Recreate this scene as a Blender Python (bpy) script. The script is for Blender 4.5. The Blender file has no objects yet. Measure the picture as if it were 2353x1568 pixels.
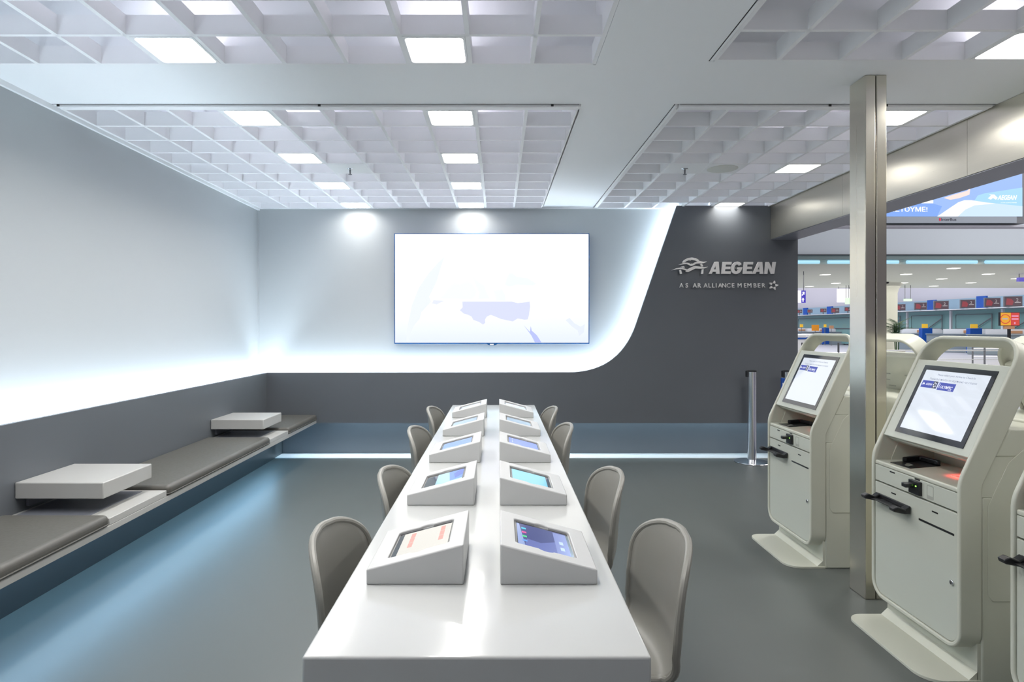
import bpy, bmesh, math, random
from mathutils import Vector, Matrix
random.seed(7)
PI = math.pi
SC = bpy.context.scene
COL = SC.collection

# ------------------------------------------------------------------ camera, world, exposure, big lights
EYE = 1.45
F = 1428.0
cam = bpy.data.cameras.new('camera'); camo = bpy.data.objects.new('camera', cam); COL.objects.link(camo)
camo.location = (0, 0, EYE); camo.rotation_euler = (PI/2, 0, 0)
cam.sensor_width = 36; cam.lens = 36*F/2353; cam.shift_x = 30.5/2353; cam.shift_y = -32/2353
cam.clip_start = 0.02; cam.clip_end = 300
SC.camera = camo
W = bpy.data.worlds.new('world'); SC.world = W; W.use_nodes = True
W.node_tree.nodes['Background'].inputs[0].default_value = (0.8, 0.88, 1, 1)
W.node_tree.nodes['Background'].inputs[1].default_value = 0.4
SC.view_settings.view_transform = 'Standard'; SC.view_settings.look = 'None'
SC.view_settings.exposure = 0.3; SC.view_settings.gamma = 1.0
SC.view_settings.use_curve_mapping = False

PANEL_E = 6.0        # ceiling light panels
COVE_E = 75.0        # cool strips behind the grey panelling
TOE_E = 36.0
LAMP_W = 7.8          # watts of each recessed ceiling panel
def area(name, loc, rot, sx, sy, power, color):
    l = bpy.data.lights.new(name, 'AREA'); l.shape = 'RECTANGLE'; l.size = sx; l.size_y = sy
    l.energy = power; l.color = color
    o = bpy.data.objects.new(name, l); COL.objects.link(o); o.location = loc; o.rotation_euler = rot
    return o
# broad unseen lamps added to light the hall and the open side of the lounge
area('hall_fill', (16, 8, 8.6), (0, 0, 0), 16, 10, 1500, (1, 0.97, 0.93))
area('hall_fill', (20, 36, 8.6), (0, 0, 0), 30, 16, 3200, (0.95, 0.97, 1))
area('hall_fill', (20, 24.5, 3.22), (0, 0, 0), 24, 9, 900, (1, 0.97, 0.92))
area('hall_fill', (16, 56, 8.6), (0, 0, 0), 26, 16, 2600, (0.97, 0.97, 1))
area('hall_fill', (0, -9, 8.6), (0, 0, 0), 16, 9, 1900, (1, 0.96, 0.92))  # unseen lamp added behind the camera to brighten the lounge ceiling

# ------------------------------------------------------------------ materials
def mat(name, col, rough=0.5, metal=0.0, emit=None, es=1.0, noise=0.0, nscale=20.0, bump=0.0, stretch=None, coat=0.0, spec=None, alpha=None, trans=0.0, aniso=0.0):
    m = bpy.data.materials.new(name); m.use_nodes = True
    nt = m.node_tree; b = nt.nodes['Principled BSDF']
    b.inputs['Base Color'].default_value = (*col, 1)
    b.inputs['Roughness'].default_value = rough
    b.inputs['Metallic'].default_value = metal
    if spec is not None: b.inputs['Specular IOR Level'].default_value = spec
    if coat: b.inputs['Coat Weight'].default_value = coat; b.inputs['Coat Roughness'].default_value = 0.05
    if emit is not None:
        b.inputs['Emission Color'].default_value = (*emit, 1); b.inputs['Emission Strength'].default_value = es
    if trans: b.inputs['Transmission Weight'].default_value = trans
    if alpha is not None: b.inputs['Alpha'].default_value = alpha
    if aniso: b.inputs['Anisotropic'].default_value = aniso
    if noise or bump:
        tc = nt.nodes.new('ShaderNodeTexCoord'); mp = nt.nodes.new('ShaderNodeMapping')
        nt.links.new(tc.outputs['Object'], mp.inputs['Vector'])
        if stretch: mp.inputs['Scale'].default_value = stretch
        n = nt.nodes.new('ShaderNodeTexNoise'); n.inputs['Scale'].default_value = nscale; n.inputs['Detail'].default_value = 6
        nt.links.new(mp.outputs[0], n.inputs['Vector'])
        if noise:
            mx = nt.nodes.new('ShaderNodeMix'); mx.data_type = 'RGBA'
            mx.inputs['A'].default_value = (*[c*(1-noise) for c in col], 1)
            mx.inputs['B'].default_value = (*[min(1, c*(1+noise)) for c in col], 1)
            nt.links.new(n.outputs['Fac'], mx.inputs['Factor']); nt.links.new(mx.outputs['Result'], b.inputs['Base Color'])
            r = nt.nodes.new('ShaderNodeMapRange'); r.inputs['To Min'].default_value = max(0.02, rough-0.06); r.inputs['To Max'].default_value = min(1, rough+0.08)
            nt.links.new(n.outputs['Fac'], r.inputs['Value']); nt.links.new(r.outputs[0], b.inputs['Roughness'])
        if bump:
            bp = nt.nodes.new('ShaderNodeBump'); bp.inputs['Strength'].default_value = bump; bp.inputs['Distance'].default_value = 0.002
            nt.links.new(n.outputs['Fac'], bp.inputs['Height']); nt.links.new(bp.outputs[0], b.inputs['Normal'])
    return m

def emat(name, col, s=1.0, rough=0.25, coat=0.0):
    # a lit display surface: dark glass that gives off its own picture
    return mat(name, (0.02, 0.02, 0.02), rough, emit=col, es=s*0.82, coat=coat)

M = {}
M['ceiling'] = mat('ceiling_paint', (0.93, 0.95, 0.965), 0.6, noise=0.015, nscale=3)
M['grid'] = mat('grid_white', (0.93, 0.94, 0.95), 0.5, noise=0.01, nscale=9)
M['slab'] = mat('plaster_slab', (0.88, 0.86, 0.93), 0.8, noise=0.10, nscale=7, bump=0.2)
M['wall'] = mat('white_wall', (0.47, 0.50, 0.515), 0.5, noise=0.012, nscale=2)
M['grey'] = mat('grey_panel', (0.118, 0.130, 0.143), 0.42, noise=0.04, nscale=3)
M['toe'] = mat('toe_kick', (0.075, 0.10, 0.115), 0.4, noise=0.08, nscale=5)
M['floor'] = mat('floor_vinyl', (0.098, 0.109, 0.104), 0.36, noise=0.10, nscale=1.6, stretch=(1.2, 0.35, 1), bump=0.03)
M['floorstrip'] = mat('floor_strip', (0.75, 0.80, 0.82), 0.4, noise=0.03, nscale=8)
M['bench'] = mat('bench_white', (0.46, 0.46, 0.44), 0.35, noise=0.01, nscale=6)
M['leather'] = mat('olive_leather', (0.105, 0.102, 0.090), 0.42, noise=0.06, nscale=60, bump=0.15)
M['chair'] = mat('chair_shell', (0.25, 0.245, 0.22), 0.36, noise=0.03, nscale=40, bump=0.06)
M['chairleg'] = mat('chair_leg_metal', (0.5, 0.5, 0.48), 0.3, 1.0)
M['table'] = mat('table_gloss', (0.49, 0.50, 0.49), 0.13, noise=0.006, nscale=5, coat=0.3)
M['stand'] = mat('stand_white', (0.52, 0.525, 0.52), 0.38, noise=0.008, nscale=20)
M['black'] = mat('black_plastic', (0.015, 0.016, 0.018), 0.28)
M['bezel'] = mat('black_glass', (0.012, 0.014, 0.018), 0.06, coat=0.5)
M['steel'] = mat('brushed_steel', (0.68, 0.65, 0.56), 0.24, 1.0, noise=0.015, nscale=10, stretch=(1, 1, 0.02))
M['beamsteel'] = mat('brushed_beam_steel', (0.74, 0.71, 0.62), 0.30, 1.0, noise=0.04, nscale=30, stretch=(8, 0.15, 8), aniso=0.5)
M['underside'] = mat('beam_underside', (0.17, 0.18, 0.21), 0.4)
M['seam'] = mat('seam_dark', (0.03, 0.03, 0.03), 0.6)
M['logo'] = mat('sign_steel', (0.86, 0.85, 0.82), 0.38, 0.25, noise=0.02, nscale=30)
M['chrome'] = mat('satin_chrome', (0.72, 0.73, 0.75), 0.2, 1.0)
M['kiosk'] = mat('kiosk_cream', (0.60, 0.61, 0.52), 0.36, noise=0.012, nscale=8)
M['kioskpanel'] = mat('kiosk_panel', (0.56, 0.585, 0.51), 0.33, noise=0.012, nscale=8)
M['panel_e'] = emat('light_panel', (1, 0.985, 0.95), PANEL_E)
M['plenum_fill_e'] = emat('plenum_fill', (0.93, 0.90, 1.0), 7)
M['cove'] = emat('cool_strip', (0.74, 0.88, 1.0), COVE_E)
M['toeled'] = emat('blue_strip', (0.36, 0.68, 1.0), TOE_E)
M['toeled_back'] = emat('blue_strip_back', (0.62, 0.84, 1.0), 24)
M['speaker'] = mat('speaker_beige', (0.70, 0.71, 0.66), 0.7)
# hall
M['hfloor'] = mat('hall_floor', (0.36, 0.36, 0.40), 0.4, noise=0.05, nscale=2)
M['hwall'] = mat('hall_wall', (0.50, 0.49, 0.55), 0.6)
M['hsoffit'] = mat('hall_soffit', (0.74, 0.77, 0.66), 0.6)
M['bulk'] = mat('bulkhead', (0.74, 0.82, 0.90), 0.6)
M['tealgrey'] = mat('teal_grey_panel', (0.22, 0.30, 0.31), 0.5)
M['bluegrey'] = mat('blue_grey_fascia', (0.22, 0.33, 0.43), 0.5)
M['blue'] = mat('blue_panel', (0.005, 0.07, 0.36), 0.45)
M['navy'] = mat('navy', (0.02, 0.03, 0.30), 0.45)
M['yellow'] = mat('yellow_sign', (0.9, 0.52, 0.04), 0.5, emit=(0.9, 0.5, 0.04), es=0.15)
M['orange'] = mat('orange', (0.9, 0.33, 0.02), 0.5)
M['tan'] = mat('tan', (0.55, 0.28, 0.15), 0.6)
M['hcounter'] = mat('counter_grey', (0.24, 0.29, 0.33), 0.4)
M['hwhite'] = mat('counter_white', (0.75, 0.76, 0.8), 0.4)
M['glass'] = mat('partition_glass', (0.30, 0.56, 0.56), 0.08, alpha=0.55, spec=0.4)
M['cream'] = mat('cream_column', (0.70, 0.70, 0.60), 0.6)
M['leaf'] = mat('palm_leaf', (0.035, 0.085, 0.035), 0.5, noise=0.3, nscale=4)
M['pot'] = mat('plant_pot', (0.5, 0.47, 0.40), 0.6)
M['cyan_e'] = emat('cyan_tube', (0.38, 0.72, 1.0), 1.1)
M['down_e'] = emat('downlight', (1, 1, 0.95), 2.2)
M['exit_e'] = emat('exit_green', (0.62, 1.0, 0.60), 1.3)
M['whitesign_e'] = emat('sign_lit', (1.0, 0.96, 0.98), 1.3)
M['bluesign_e'] = emat('sign_blue', (0.08, 0.06, 0.55), 0.9)
M['monframe'] = mat('monitor_frame', (0.16, 0.17, 0.19), 0.4)
M['mondark'] = emat('monitor_dark', (0.10, 0.06, 0.08), 0.8)
M['monred'] = emat('monitor_red', (0.30, 0.045, 0.06), 0.9)
M['montext'] = emat('monitor_text', (0.5, 0.46, 0.48), 0.9)
M['white_e'] = emat('white_e', (1, 1, 1), 1.15)
M['ad_yellow'] = emat('ad_yellow', (0.90, 0.42, 0.03), 0.9)
M['ad_red'] = emat('ad_red', (0.70, 0.06, 0.045), 0.9)
M['ad_pink'] = emat('ad_pink', (0.9, 0.35, 0.55), 0.9)

# ------------------------------------------------------------------ mesh helpers
class MB:
    def __init__(s): s.v = []; s.f = []
    def box(s, x0, x1, y0, y1, z0, z1):
        n = len(s.v)
        s.v += [(x0,y0,z0),(x1,y0,z0),(x1,y1,z0),(x0,y1,z0),(x0,y0,z1),(x1,y0,z1),(x1,y1,z1),(x0,y1,z1)]
        s.f += [tuple(n+i for i in q) for q in ((0,3,2,1),(4,5,6,7),(0,1,5,4),(1,2,6,5),(2,3,7,6),(3,0,4,7))]
        return s
    def prism(s, pts, fn0, fn1):
        # pts 2D outline; fn0/fn1 map to the two 3D ends
        n = len(s.v); k = len(pts)
        s.v += [tuple(fn0(*p)) for p in pts] + [tuple(fn1(*p)) for p in pts]
        s.f.append(tuple(n+i for i in range(k))[::-1]); s.f.append(tuple(n+k+i for i in range(k)))
        for i in range(k):
            j = (i+1) % k; s.f.append((n+i, n+j, n+k+j, n+k+i))
        return s
    def face(s, pts):
        n = len(s.v); s.v += [tuple(p) for p in pts]; s.f.append(tuple(range(n, n+len(pts)))); return s
    def ring(s, outer, inner, fn0, fn1):
        n = len(s.v); k = len(outer)
        s.v += [tuple(fn0(*p)) for p in outer] + [tuple(fn0(*p)) for p in inner] + [tuple(fn1(*p)) for p in outer] + [tuple(fn1(*p)) for p in inner]
        for i in range(k):
            j = (i+1) % k
            s.f += [(n+i, n+j, n+k+j, n+k+i), (n+2*k+j, n+2*k+i, n+3*k+i, n+3*k+j), (n+j, n+i, n+2*k+i, n+2*k+j), (n+k+i, n+k+j, n+3*k+j, n+3*k+i)]
        return s
    def cyl(s, c, r0, r1, h0, h1, n=24):
        b = len(s.v)
        for h, r in ((h0, r0), (h1, r1)):
            for i in range(n):
                a = 2*PI*i/n; s.v.append((c[0]+r*math.cos(a), c[1]+r*math.sin(a), h))
        s.f.append(tuple(b+i for i in range(n))[::-1]); s.f.append(tuple(b+n+i for i in range(n)))
        for i in range(n):
            j = (i+1) % n; s.f.append((b+i, b+j, b+n+j, b+n+i))
        return s
    def lathe(s, c, prof, n=32):
        b = len(s.v)
        for r, h in prof:
            for i in range(n):
                a = 2*PI*i/n; s.v.append((c[0]+r*math.cos(a), c[1]+r*math.sin(a), h))
        for k in range(len(prof)-1):
            for i in range(n):
                j = (i+1) % n; s.f.append((b+k*n+i, b+k*n+j, b+(k+1)*n+j, b+(k+1)*n+i))
        s.f.append(tuple(b+i for i in range(n))[::-1]); s.f.append(tuple(b+(len(prof)-1)*n+i for i in range(n)))
        return s
    def tube(s, pts, r, n=8, closed=False):
        pts = [Vector(p) for p in pts]; b = len(s.v); K = len(pts); up = None
        for k, p in enumerate(pts):
            if closed: d = pts[(k+1) % K]-pts[k-1]
            else: d = pts[min(k+1, K-1)]-pts[max(k-1, 0)]
            d.normalize()
            if up is None:
                up = Vector((0, 0, 1)) if abs(d.z) < 0.9 else Vector((1, 0, 0))
            a = d.cross(up).normalized(); up = a.cross(d).normalized()
            rr = r[k] if isinstance(r, (list, tuple)) else r
            for i in range(n):
                t = 2*PI*i/n; s.v.append(tuple(p + a*rr*math.cos(t) + up*rr*math.sin(t)))
        rng = K if closed else K-1
        for k in range(rng):
            k2 = (k+1) % K
            for i in range(n):
                j = (i+1) % n; s.f.append((b+k*n+i, b+k*n+j, b+k2*n+j, b+k2*n+i))
        if not closed:
            s.f.append(tuple(b+i for i in range(n))[::-1]); s.f.append(tuple(b+(K-1)*n+i for i in range(n)))
        return s
    def build(s, name, m, parent=None, bevel=0, seg=2, smooth=True, loc=None):
        me = bpy.data.meshes.new(name); me.from_pydata(s.v, [], s.f)
        bm = bmesh.new(); bm.from_mesh(me); bmesh.ops.recalc_face_normals(bm, faces=bm.faces); bm.to_mesh(me); bm.free()
        me.materials.append(m if not isinstance(m, str) else M[m])
        if smooth:
            for p in me.polygons: p.use_smooth = True
            me.set_sharp_from_angle(angle=math.radians(32))
        o = bpy.data.objects.new(name, me); COL.objects.link(o)
        if loc: o.location = loc
        if parent: o.parent = parent
        if bevel:
            b = o.modifiers.new('bevel', 'BEVEL'); b.width = bevel; b.segments = seg; b.limit_method = 'ANGLE'; b.angle_limit = math.radians(40)
            b.harden_normals = False
        return o

def tag(o, label=None, cat=None, group=None, kind=None):
    if label: o['label'] = label
    if cat: o['category'] = cat
    if group: o['group'] = group
    if kind: o['kind'] = kind
    return o
def empty(name, loc, rz=0, label=None, cat=None, group=None, kind=None):
    o = bpy.data.objects.new(name, None); COL.objects.link(o); o.location = loc; o.rotation_euler = (0, 0, rz); o.empty_display_size = 0.1
    return tag(o, label, cat, group, kind)
def kids(o): return [c for c in bpy.data.objects if c.parent == o]
def dup(root, loc, rz, label, group=None):
    def cp(o, par):
        c = o.copy(); COL.objects.link(c)
        if par: c.parent = par
        for ch in kids(o): cp(ch, c)
        return c
    r = cp(root, None); r.location = loc; r.rotation_euler = (0, 0, rz); r['label'] = label
    if group: r['group'] = group
    return r
def rrect(x0, x1, y0, y1, r, n=6, rs=None, edge=0):
    rs = rs or (r, r, r, r)   # bl, br, tr, tl
    out = []
    for (cx, cy, a0, rr) in ((x0, y0, PI, rs[0]), (x1, y0, 1.5*PI, rs[1]), (x1, y1, 0, rs[2]), (x0, y1, .5*PI, rs[3])):
        sx = 1 if cx == x0 else -1; sy = 1 if cy == y0 else -1
        for i in range(n+1):
            a = a0 + .5*PI*i/n; out.append((cx+sx*rr+rr*math.cos(a), cy+sy*rr+rr*math.sin(a)))
    if edge:
        o2 = []
        for i, p in enumerate(out):
            q = out[(i+1) % len(out)]; o2.append(p)
            d = math.hypot(q[0]-p[0], q[1]-p[1])
            if i % (n+1) == n:
                for k in range(1, edge): o2.append((p[0]+(q[0]-p[0])*k/edge, p[1]+(q[1]-p[1])*k/edge))
        out = o2
    return out
def text_mesh(s, size=1.0, extrude=0.0, offset=0.0, shear=0.0, align='LEFT', spacing=1.0):
    c = bpy.data.curves.new('t', 'FONT'); c.body = s; c.size = size; c.extrude = extrude; c.offset = offset; c.shear = shear
    c.align_x = align; c.space_character = spacing; c.resolution_u = 3
    o = bpy.data.objects.new('t', c); COL.objects.link(o)
    dg = bpy.context.evaluated_depsgraph_get(); me = bpy.data.meshes.new_from_object(o.evaluated_get(dg))
    bpy.data.objects.remove(o); bpy.data.curves.remove(c)
    return me
def text_on(name, s, m, parent, org, ux, uy, size, fit=None, **kw):
    """text laid on a real surface: org = left baseline point, ux/uy = unit axes (parent space)"""
    me = text_mesh(s, 1.0, **kw)
    xs = [v.co.x for v in me.vertices]; x0, x1 = min(xs), max(xs)
    sx = size if fit is None else fit/(x1-x0)
    org = Vector(org); ux = Vector(ux); uy = Vector(uy); un = ux.cross(uy)
    for v in me.vertices:
        v.co = org + ux*((v.co.x-x0)*sx) + uy*(v.co.y*size) + un*v.co.z
    me.materials.clear(); me.materials.append(M[m] if isinstance(m, str) else m)
    o = bpy.data.objects.new(name, me); COL.objects.link(o)
    if parent: o.parent = parent
    return o

# ------------------------------------------------------------------ room shell
HC = 1.343; CEIL = EYE + HC          # 2.793
LW, LG = -2.71, -2.56                # white wall / grey panelling on the left
YB = 7.0; YP = 6.856; YT = 7.115     # white wall, grey panel front, recessed toe wall
Y0 = -2.6
def struct(mb, name, m, parent=None, **kw):
    o = mb.build(name, m, parent, **kw)
    if parent is None: o['kind'] = 'structure'
    return o
struct(MB().box(-3.0, 3.6, Y0, 7.3, -0.06, 0.0), 'floor', 'floor')
struct(MB().box(LW-0.15, LW, Y0, YB+0.2, 0.0, CEIL+0.6), 'wall_left', 'wall')
struct(MB().box(LW, 3.3, YB, YB+0.08, 0.44, CEIL+0.6), 'wall_back', 'wall')
struct(MB().box(LW, 3.3, YT, YT+0.06, 0.0, 0.438), 'baseboard_back', 'grey')
struct(MB().box(-2.47, 3.3, YP+0.006, YT-0.002, 0.0, 0.006), 'trim_1', 'floorstrip')

# grey panel in front of the white back wall; its edge sweeps up in a curve
def P2(px, py): k = YP/F; return ((px-1146)*k, EYE-(py-752)*k)
edge = [P2(616, 857), P2(1307, 856)]
c0, c1, c2 = Vector(P2(1307, 856)), Vector(P2(1424, 856)), Vector(P2(1462, 744))
for i in range(1, 15):
    t = i/15; edge.append(tuple((1-t)**2*c0 + 2*t*(1-t)*c1 + t*t*c2))
edge += [P2(1462, 744), P2(1555, 478)]
edge[-1] = (edge[-1][0], CEIL-0.002)
outl = edge + [(3.3, CEIL-0.002), (3.3, 0.39), (LG, 0.39)]
outl[0] = (LG, edge[0][1])
mb = MB().prism(outl, lambda x, z: (x, YP, z), lambda x, z: (x, YP+0.03, z))
struct(mb, 'trim_2', 'grey', smooth=False)
# the lower filler of the panel under the tv side so that the recess is closed from above
struct(MB().box(3.26, 3.3, YP+0.032, YT, 0.0, CEIL), 'wall_end', 'grey')
# cove strip behind the panel edge (offset inward from the edge)
path = []
for i, p in enumerate(edge):
    a = Vector(edge[max(i-1, 0)]); b = Vector(edge[min(i+1, len(edge)-1)]); d = (b-a).normalized()
    nrm = Vector((d.y, -d.x))
    path.append(Vector(p)+nrm*0.045)
mb = MB()
for i in range(len(path)-1):
    a, b = path[i], path[i+1]
    d = (b-a).normalized(); nn = Vector((-d.y, d.x))
    mb.face([(a.x, YP+0.045, a.y), (b.x, YP+0.045, b.y), (b.x, YP+0.075, b.y), (a.x, YP+0.075, a.y)])
o = mb.build('cove_light', 'cove', smooth=False)
tag(o, 'cool white strip hidden behind curved edge of grey back panel', 'strip light')
# left panelling and its cove
struct(MB().box(LG-0.03, LG, Y0, YP, 0.39, 0.943), 'trim_3', 'grey')
o = MB().box(-2.655, -2.625, Y0+0.1, YP+0.05, 0.86, 0.872).build('cove_light', 'cove', smooth=False)
tag(o, 'cool white strip hidden behind top of grey panelling on left wall', 'strip light')
struct(MB().box(-2.71, -2.47, Y0, YP+0.25, 0.0, 0.388), 'baseboard_left', 'toe')
# blue strips in the toe recesses
o = MB().box(-2.44, -2.42, Y0+0.1, YP-0.1, 0.372, 0.386).build('toe_light', 'toeled', smooth=False)
tag(o, 'blue strip under front of long wall bench', 'strip light')
o = MB().box(-1.9, 3.2, YP+0.05, YP+0.065, 0.44, 0.452).build('toe_light', 'toeled_back', smooth=False)
tag(o, 'blue strip under grey back panel above the floor recess', 'strip light')
# trims at wall/ceiling and the corner
struct(MB().box(LW, LW+0.02, Y0, YB, CEIL-0.03, CEIL), 'trim_4', 'ceiling')
struct(MB().box(LW, LW+0.012, YB-0.012, YB, 0.95, CEIL-0.03), 'trim_5', 'wall')
struct(MB().box(LW+0.02, 1.95, YB-0.015, YB, CEIL-0.012, CEIL), 'trim_6', 'ceiling')

# ceiling with four coffer bays
CELL = 0.315
bays = {'A': (-2.665, 3.80, 10, 10), 'B': (-2.665, 3.175-11*CELL, 10, 11), 'C': (1.09, 3.80, 6, 10), 'D': (1.09, 3.13-11*CELL, 6, 11)}
xa0, xa1 = -2.665, -2.665+10*CELL; xc0, xc1 = 1.09, 2.99
ya0, ya1 = 3.76, 6.965; yb0, yb1 = 3.175-11*CELL, 3.185
cm = MB()
def cbox(x0, x1, y0, y1): cm.box(x0, x1, y0, y1, CEIL, CEIL+0.359)
cbox(LW, xa0, Y0, YB); cbox(xa1+0.012, xc0-0.03, Y0, YB); cbox(3.0, 3.3, Y0, YB)
cbox(xa0, xa1+0.012, yb1, ya0-0.02); cbox(xc0-0.03, 3.0, yb1-0.045, ya0-0.02)
cbox(xa0, xa1+0.012, Y0, yb0-0.01); cbox(xc0-0.03, 3.0, Y0, yb0-0.055)
cbox(xa0, xa1+0.012, ya1+0.006, YB); cbox(xc0-0.03, 3.0, ya1+0.006, YB)
struct(cm, 'ceiling', 'ceiling', smooth=False)
struct(MB().box(LW, 3.3, Y0, YB, CEIL+0.36, CEIL+0.42), 'ceiling_slab', 'slab')

def blade_mesh(L, along):
    mb = MB(); w = 0.0105
    if along == 'y': mb.box(-w, w, 0, L, 0, 0.09)
    else: mb.box(0, L, -w, w, 0, 0.09)
    return mb
def grid(key, label, flat=(), frame=True, lights=(), nx=None):
    x0, y0, nx, ny = bays[key]
    xr = x0+nx*CELL; xe = min(xr, 2.985)
    dz = -0.012 if frame else 0.0
    g = empty('ceiling_grid', (x0, y0, CEIL+dz), 0, label, 'ceiling grid', 'white coffer grids in the ceiling')
    src = None
    for i in range(nx+1):
        if x0+i*CELL > 2.99: continue
        if src is None: src = blade_mesh(ny*CELL, 'y').build('long_blade', 'grid', g); b = src
        else: b = src.copy(); COL.objects.link(b); b.parent = g
        b.location = (i*CELL, 0, 0)
    src = None
    for j in range(ny+1):
        if src is None: src = blade_mesh(xe-x0, 'x').build('cross_blade', 'grid', g); b = src
        else: b = src.copy(); COL.objects.link(b); b.parent = g
        b.location = (0, j*CELL, 0)
    for (i, j) in flat:
        MB().box(i*CELL+0.01, (i+1)*CELL-0.01, j*CELL+0.01, (j+1)*CELL-0.01, -0.001, 0.0).build('blank_tile', 'grid', g)
    if frame:   # hanging frame along the near side and the aisle side
        MB().box(-0.0, xe-x0, -0.052, -0.010, -0.004, 0.06).build('frame_rail', 'grid', g, bevel=0.004)
        if key == 'A': MB().box(nx*CELL+0.0, nx*CELL+0.010, -0.05, ny*CELL, 0.0, 0.06).build('frame_rail', 'grid', g)
        if key == 'C': MB().box(-0.026, -0.009, -0.05, ny*CELL-0.01, -0.004, 0.06).build('frame_rail', 'grid', g, bevel=0.003)
        for cx in ((0.0, 1.575, 2.98) if key == 'A' else (0.9, 1.24)):
            MB().box(cx, cx+0.016, -0.0545, -0.05, 0.0, 0.016).build('clip', 'seam', g)
    elif key == 'D':
        MB().box(-0.026, -0.009, 0, ny*CELL, -0.004, 0.06).build('frame_rail', 'grid', g, bevel=0.003)
    for (i, j, lab) in lights:
        t = empty('ceiling_light', (x0+(i+.5)*CELL, y0+(j+.5)*CELL, CEIL+dz), 0, lab, 'ceiling light', 'square light panels in the ceiling grids')
        h = CELL/2-0.0115
        inner = rrect(-h+.010, h-.010, -h+.010, h-.010, 0.022, 5); outer = rrect(-h, h, -h, h, 0.002, 5)
        MB().ring(outer, inner, lambda x, y: (x, y, -0.002), lambda x, y: (x, y, 0.03)).build('frame', 'grid', t)
        MB().prism(inner, lambda x, y: (x, y, 0.003), lambda x, y: (x, y, 0.02)).build('diffuser', 'panel_e', t)
        MB().box(-h+.02, h-.02, -h+.02, h-.02, 0.021, 0.08).build('housing', 'grid', t)
        MB().box(-h+.035, h-.035, -h+.035, h-.035, 0.0802, 0.084).build('plenum_fill', 'plenum_fill_e', t)  # unseen glow added on top of the fixture to brighten the plenum
        l = bpy.data.lights.new('panel_lamp', 'AREA'); l.shape = 'SQUARE'; l.size = 2*h-0.03; l.energy = LAMP_W*(0.3 if j == 9 else 1); l.color = (1, 0.97, 0.93); l.spread = math.radians(152)
        lo = bpy.data.objects.new('panel_lamp', l); COL.objects.link(lo); lo.parent = t; lo.location = (0, 0, -0.004)
    return g
LA = []
pos = ['nearest', 'second', 'third', 'farthest']
for c, side in ((3, 'left'), (7, 'right')):
    for k, j in enumerate((0, 3, 6, 9)):
        LA.append((c, j, '%s square light of the %s row in the far left coffer grid' % (pos[k], side)))
gA = grid('A', 'far left white coffer grid reaching the back wall', flat=((4, 4),), lights=LA)
gB = grid('B', 'near left white coffer grid above the table end nearest the camera', frame=False,
     lights=((3, 10, 'square light over left side in near coffer grid, at its far edge'), (7, 10, 'square light over the table in near coffer grid, at its far edge'),
             (3, 7, 'square light over left side in near coffer grid, out of view above'), (7, 7, 'square light above the camera in near coffer grid'),
             (3, 4, 'square light behind the camera on the left'), (7, 4, 'square light behind the camera over the middle')))
gC = grid('C', 'far right white coffer grid beside the steel beam', flat=((1, 4), (2, 4)),
     lights=((4, 0, 'square light next to the steel post, in far right grid'), (4, 4, 'square light in middle of far right grid'), (4, 9, 'square light of far right grid nearest the sign wall')))
gD = grid('D', 'near right white coffer grid at the top right corner', frame=False,
     lights=((4, 10, 'square light cut by the right edge of photo, in near right grid'), (4, 6, 'square light of near right grid above the nearest kiosk')))
# dark gap shadow trims beside bays C and D and along the rails
for x, y0_, y1_ in ((xc0-0.0285, ya0-0.02, ya1), (xc0-0.0285, yb0-0.05, yb1-0.05)):
    struct(MB().box(x-0.003, x+0.0015, y0_, y1_, CEIL-0.001, CEIL+0.05), 'trim_7', 'seam')
for x0_, x1_ in ((xa0-0.03, xa1), (xc0, 2.99)):
    struct(MB().box(x0_, x1_, ya0-0.022, ya0-0.017, CEIL-0.0012, CEIL+0.05), 'trim_8', 'seam')

def sprinkler(x, y, lab):
    t = empty('sprinkler', (x, y, CEIL-0.009), 0, lab, 'sprinkler', 'sprinkler heads')
    MB().lathe((0, 0), [(0.026, 0.0), (0.03, -0.003), (0.012, -0.008), (0.008, -0.012)][::-1]).build('escutcheon', 'chrome', t)
    MB().lathe((0, 0), [(0.005, -0.05), (0.007, -0.03), (0.008, -0.008)]).build('stem', 'monframe', t)
    MB().lathe((0, 0), [(0.014, -0.054), (0.016, -0.052), (0.004, -0.049)]).build('deflector', 'monframe', t)
sprinkler(-2.665+4.5*CELL, 3.8+4.5*CELL, 'small sprinkler head in blank tile of the far left grid')
sprinkler(1.09+1.5*CELL, 3.8+4.5*CELL, 'small dark sprinkler head in blank tile of the far right grid')
o = MB().lathe((0, 0), [(0.115, -0.012), (0.125, -0.008), (0.125, 0.0)], 40).build('ceiling_speaker', 'speaker', loc=(1.09+2.5*CELL, 3.8+4.5*CELL, CEIL-0.008))
tag(o, 'flat round beige speaker on blank ceiling tile of far right grid', 'speaker')

# steel beam and post
b = empty('steel_beam', (3.0, 0, 2.416), 0, 'long brushed steel beam under the ceiling over the opening on the right', 'beam')
ys = [Y0, 0.4, 2.2, 3.98, 5.42, YP-0.002]
for i in range(5):
    MB().box(0, 0.03, ys[i]+0.001, ys[i+1]-0.001, 0, CEIL-2.416-0.002).build('cladding_panel', 'beamsteel', b)
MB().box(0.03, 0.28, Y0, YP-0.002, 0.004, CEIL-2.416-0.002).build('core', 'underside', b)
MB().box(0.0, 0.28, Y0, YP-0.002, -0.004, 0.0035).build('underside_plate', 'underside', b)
p = empty('steel_post', (1.95, 3.305, 0), 0, 'tall brushed steel post between the kiosks, floor to ceiling', 'post')
MB().box(0, 0.055, 0, 0.15, 0.0, CEIL-0.001).build('half_post', 'steel', p, bevel=0.004, seg=3)
MB().box(0.059, 0.114, 0, 0.15, 0.0, CEIL-0.001).build('half_post', 'steel', p, bevel=0.004, seg=3)
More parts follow.
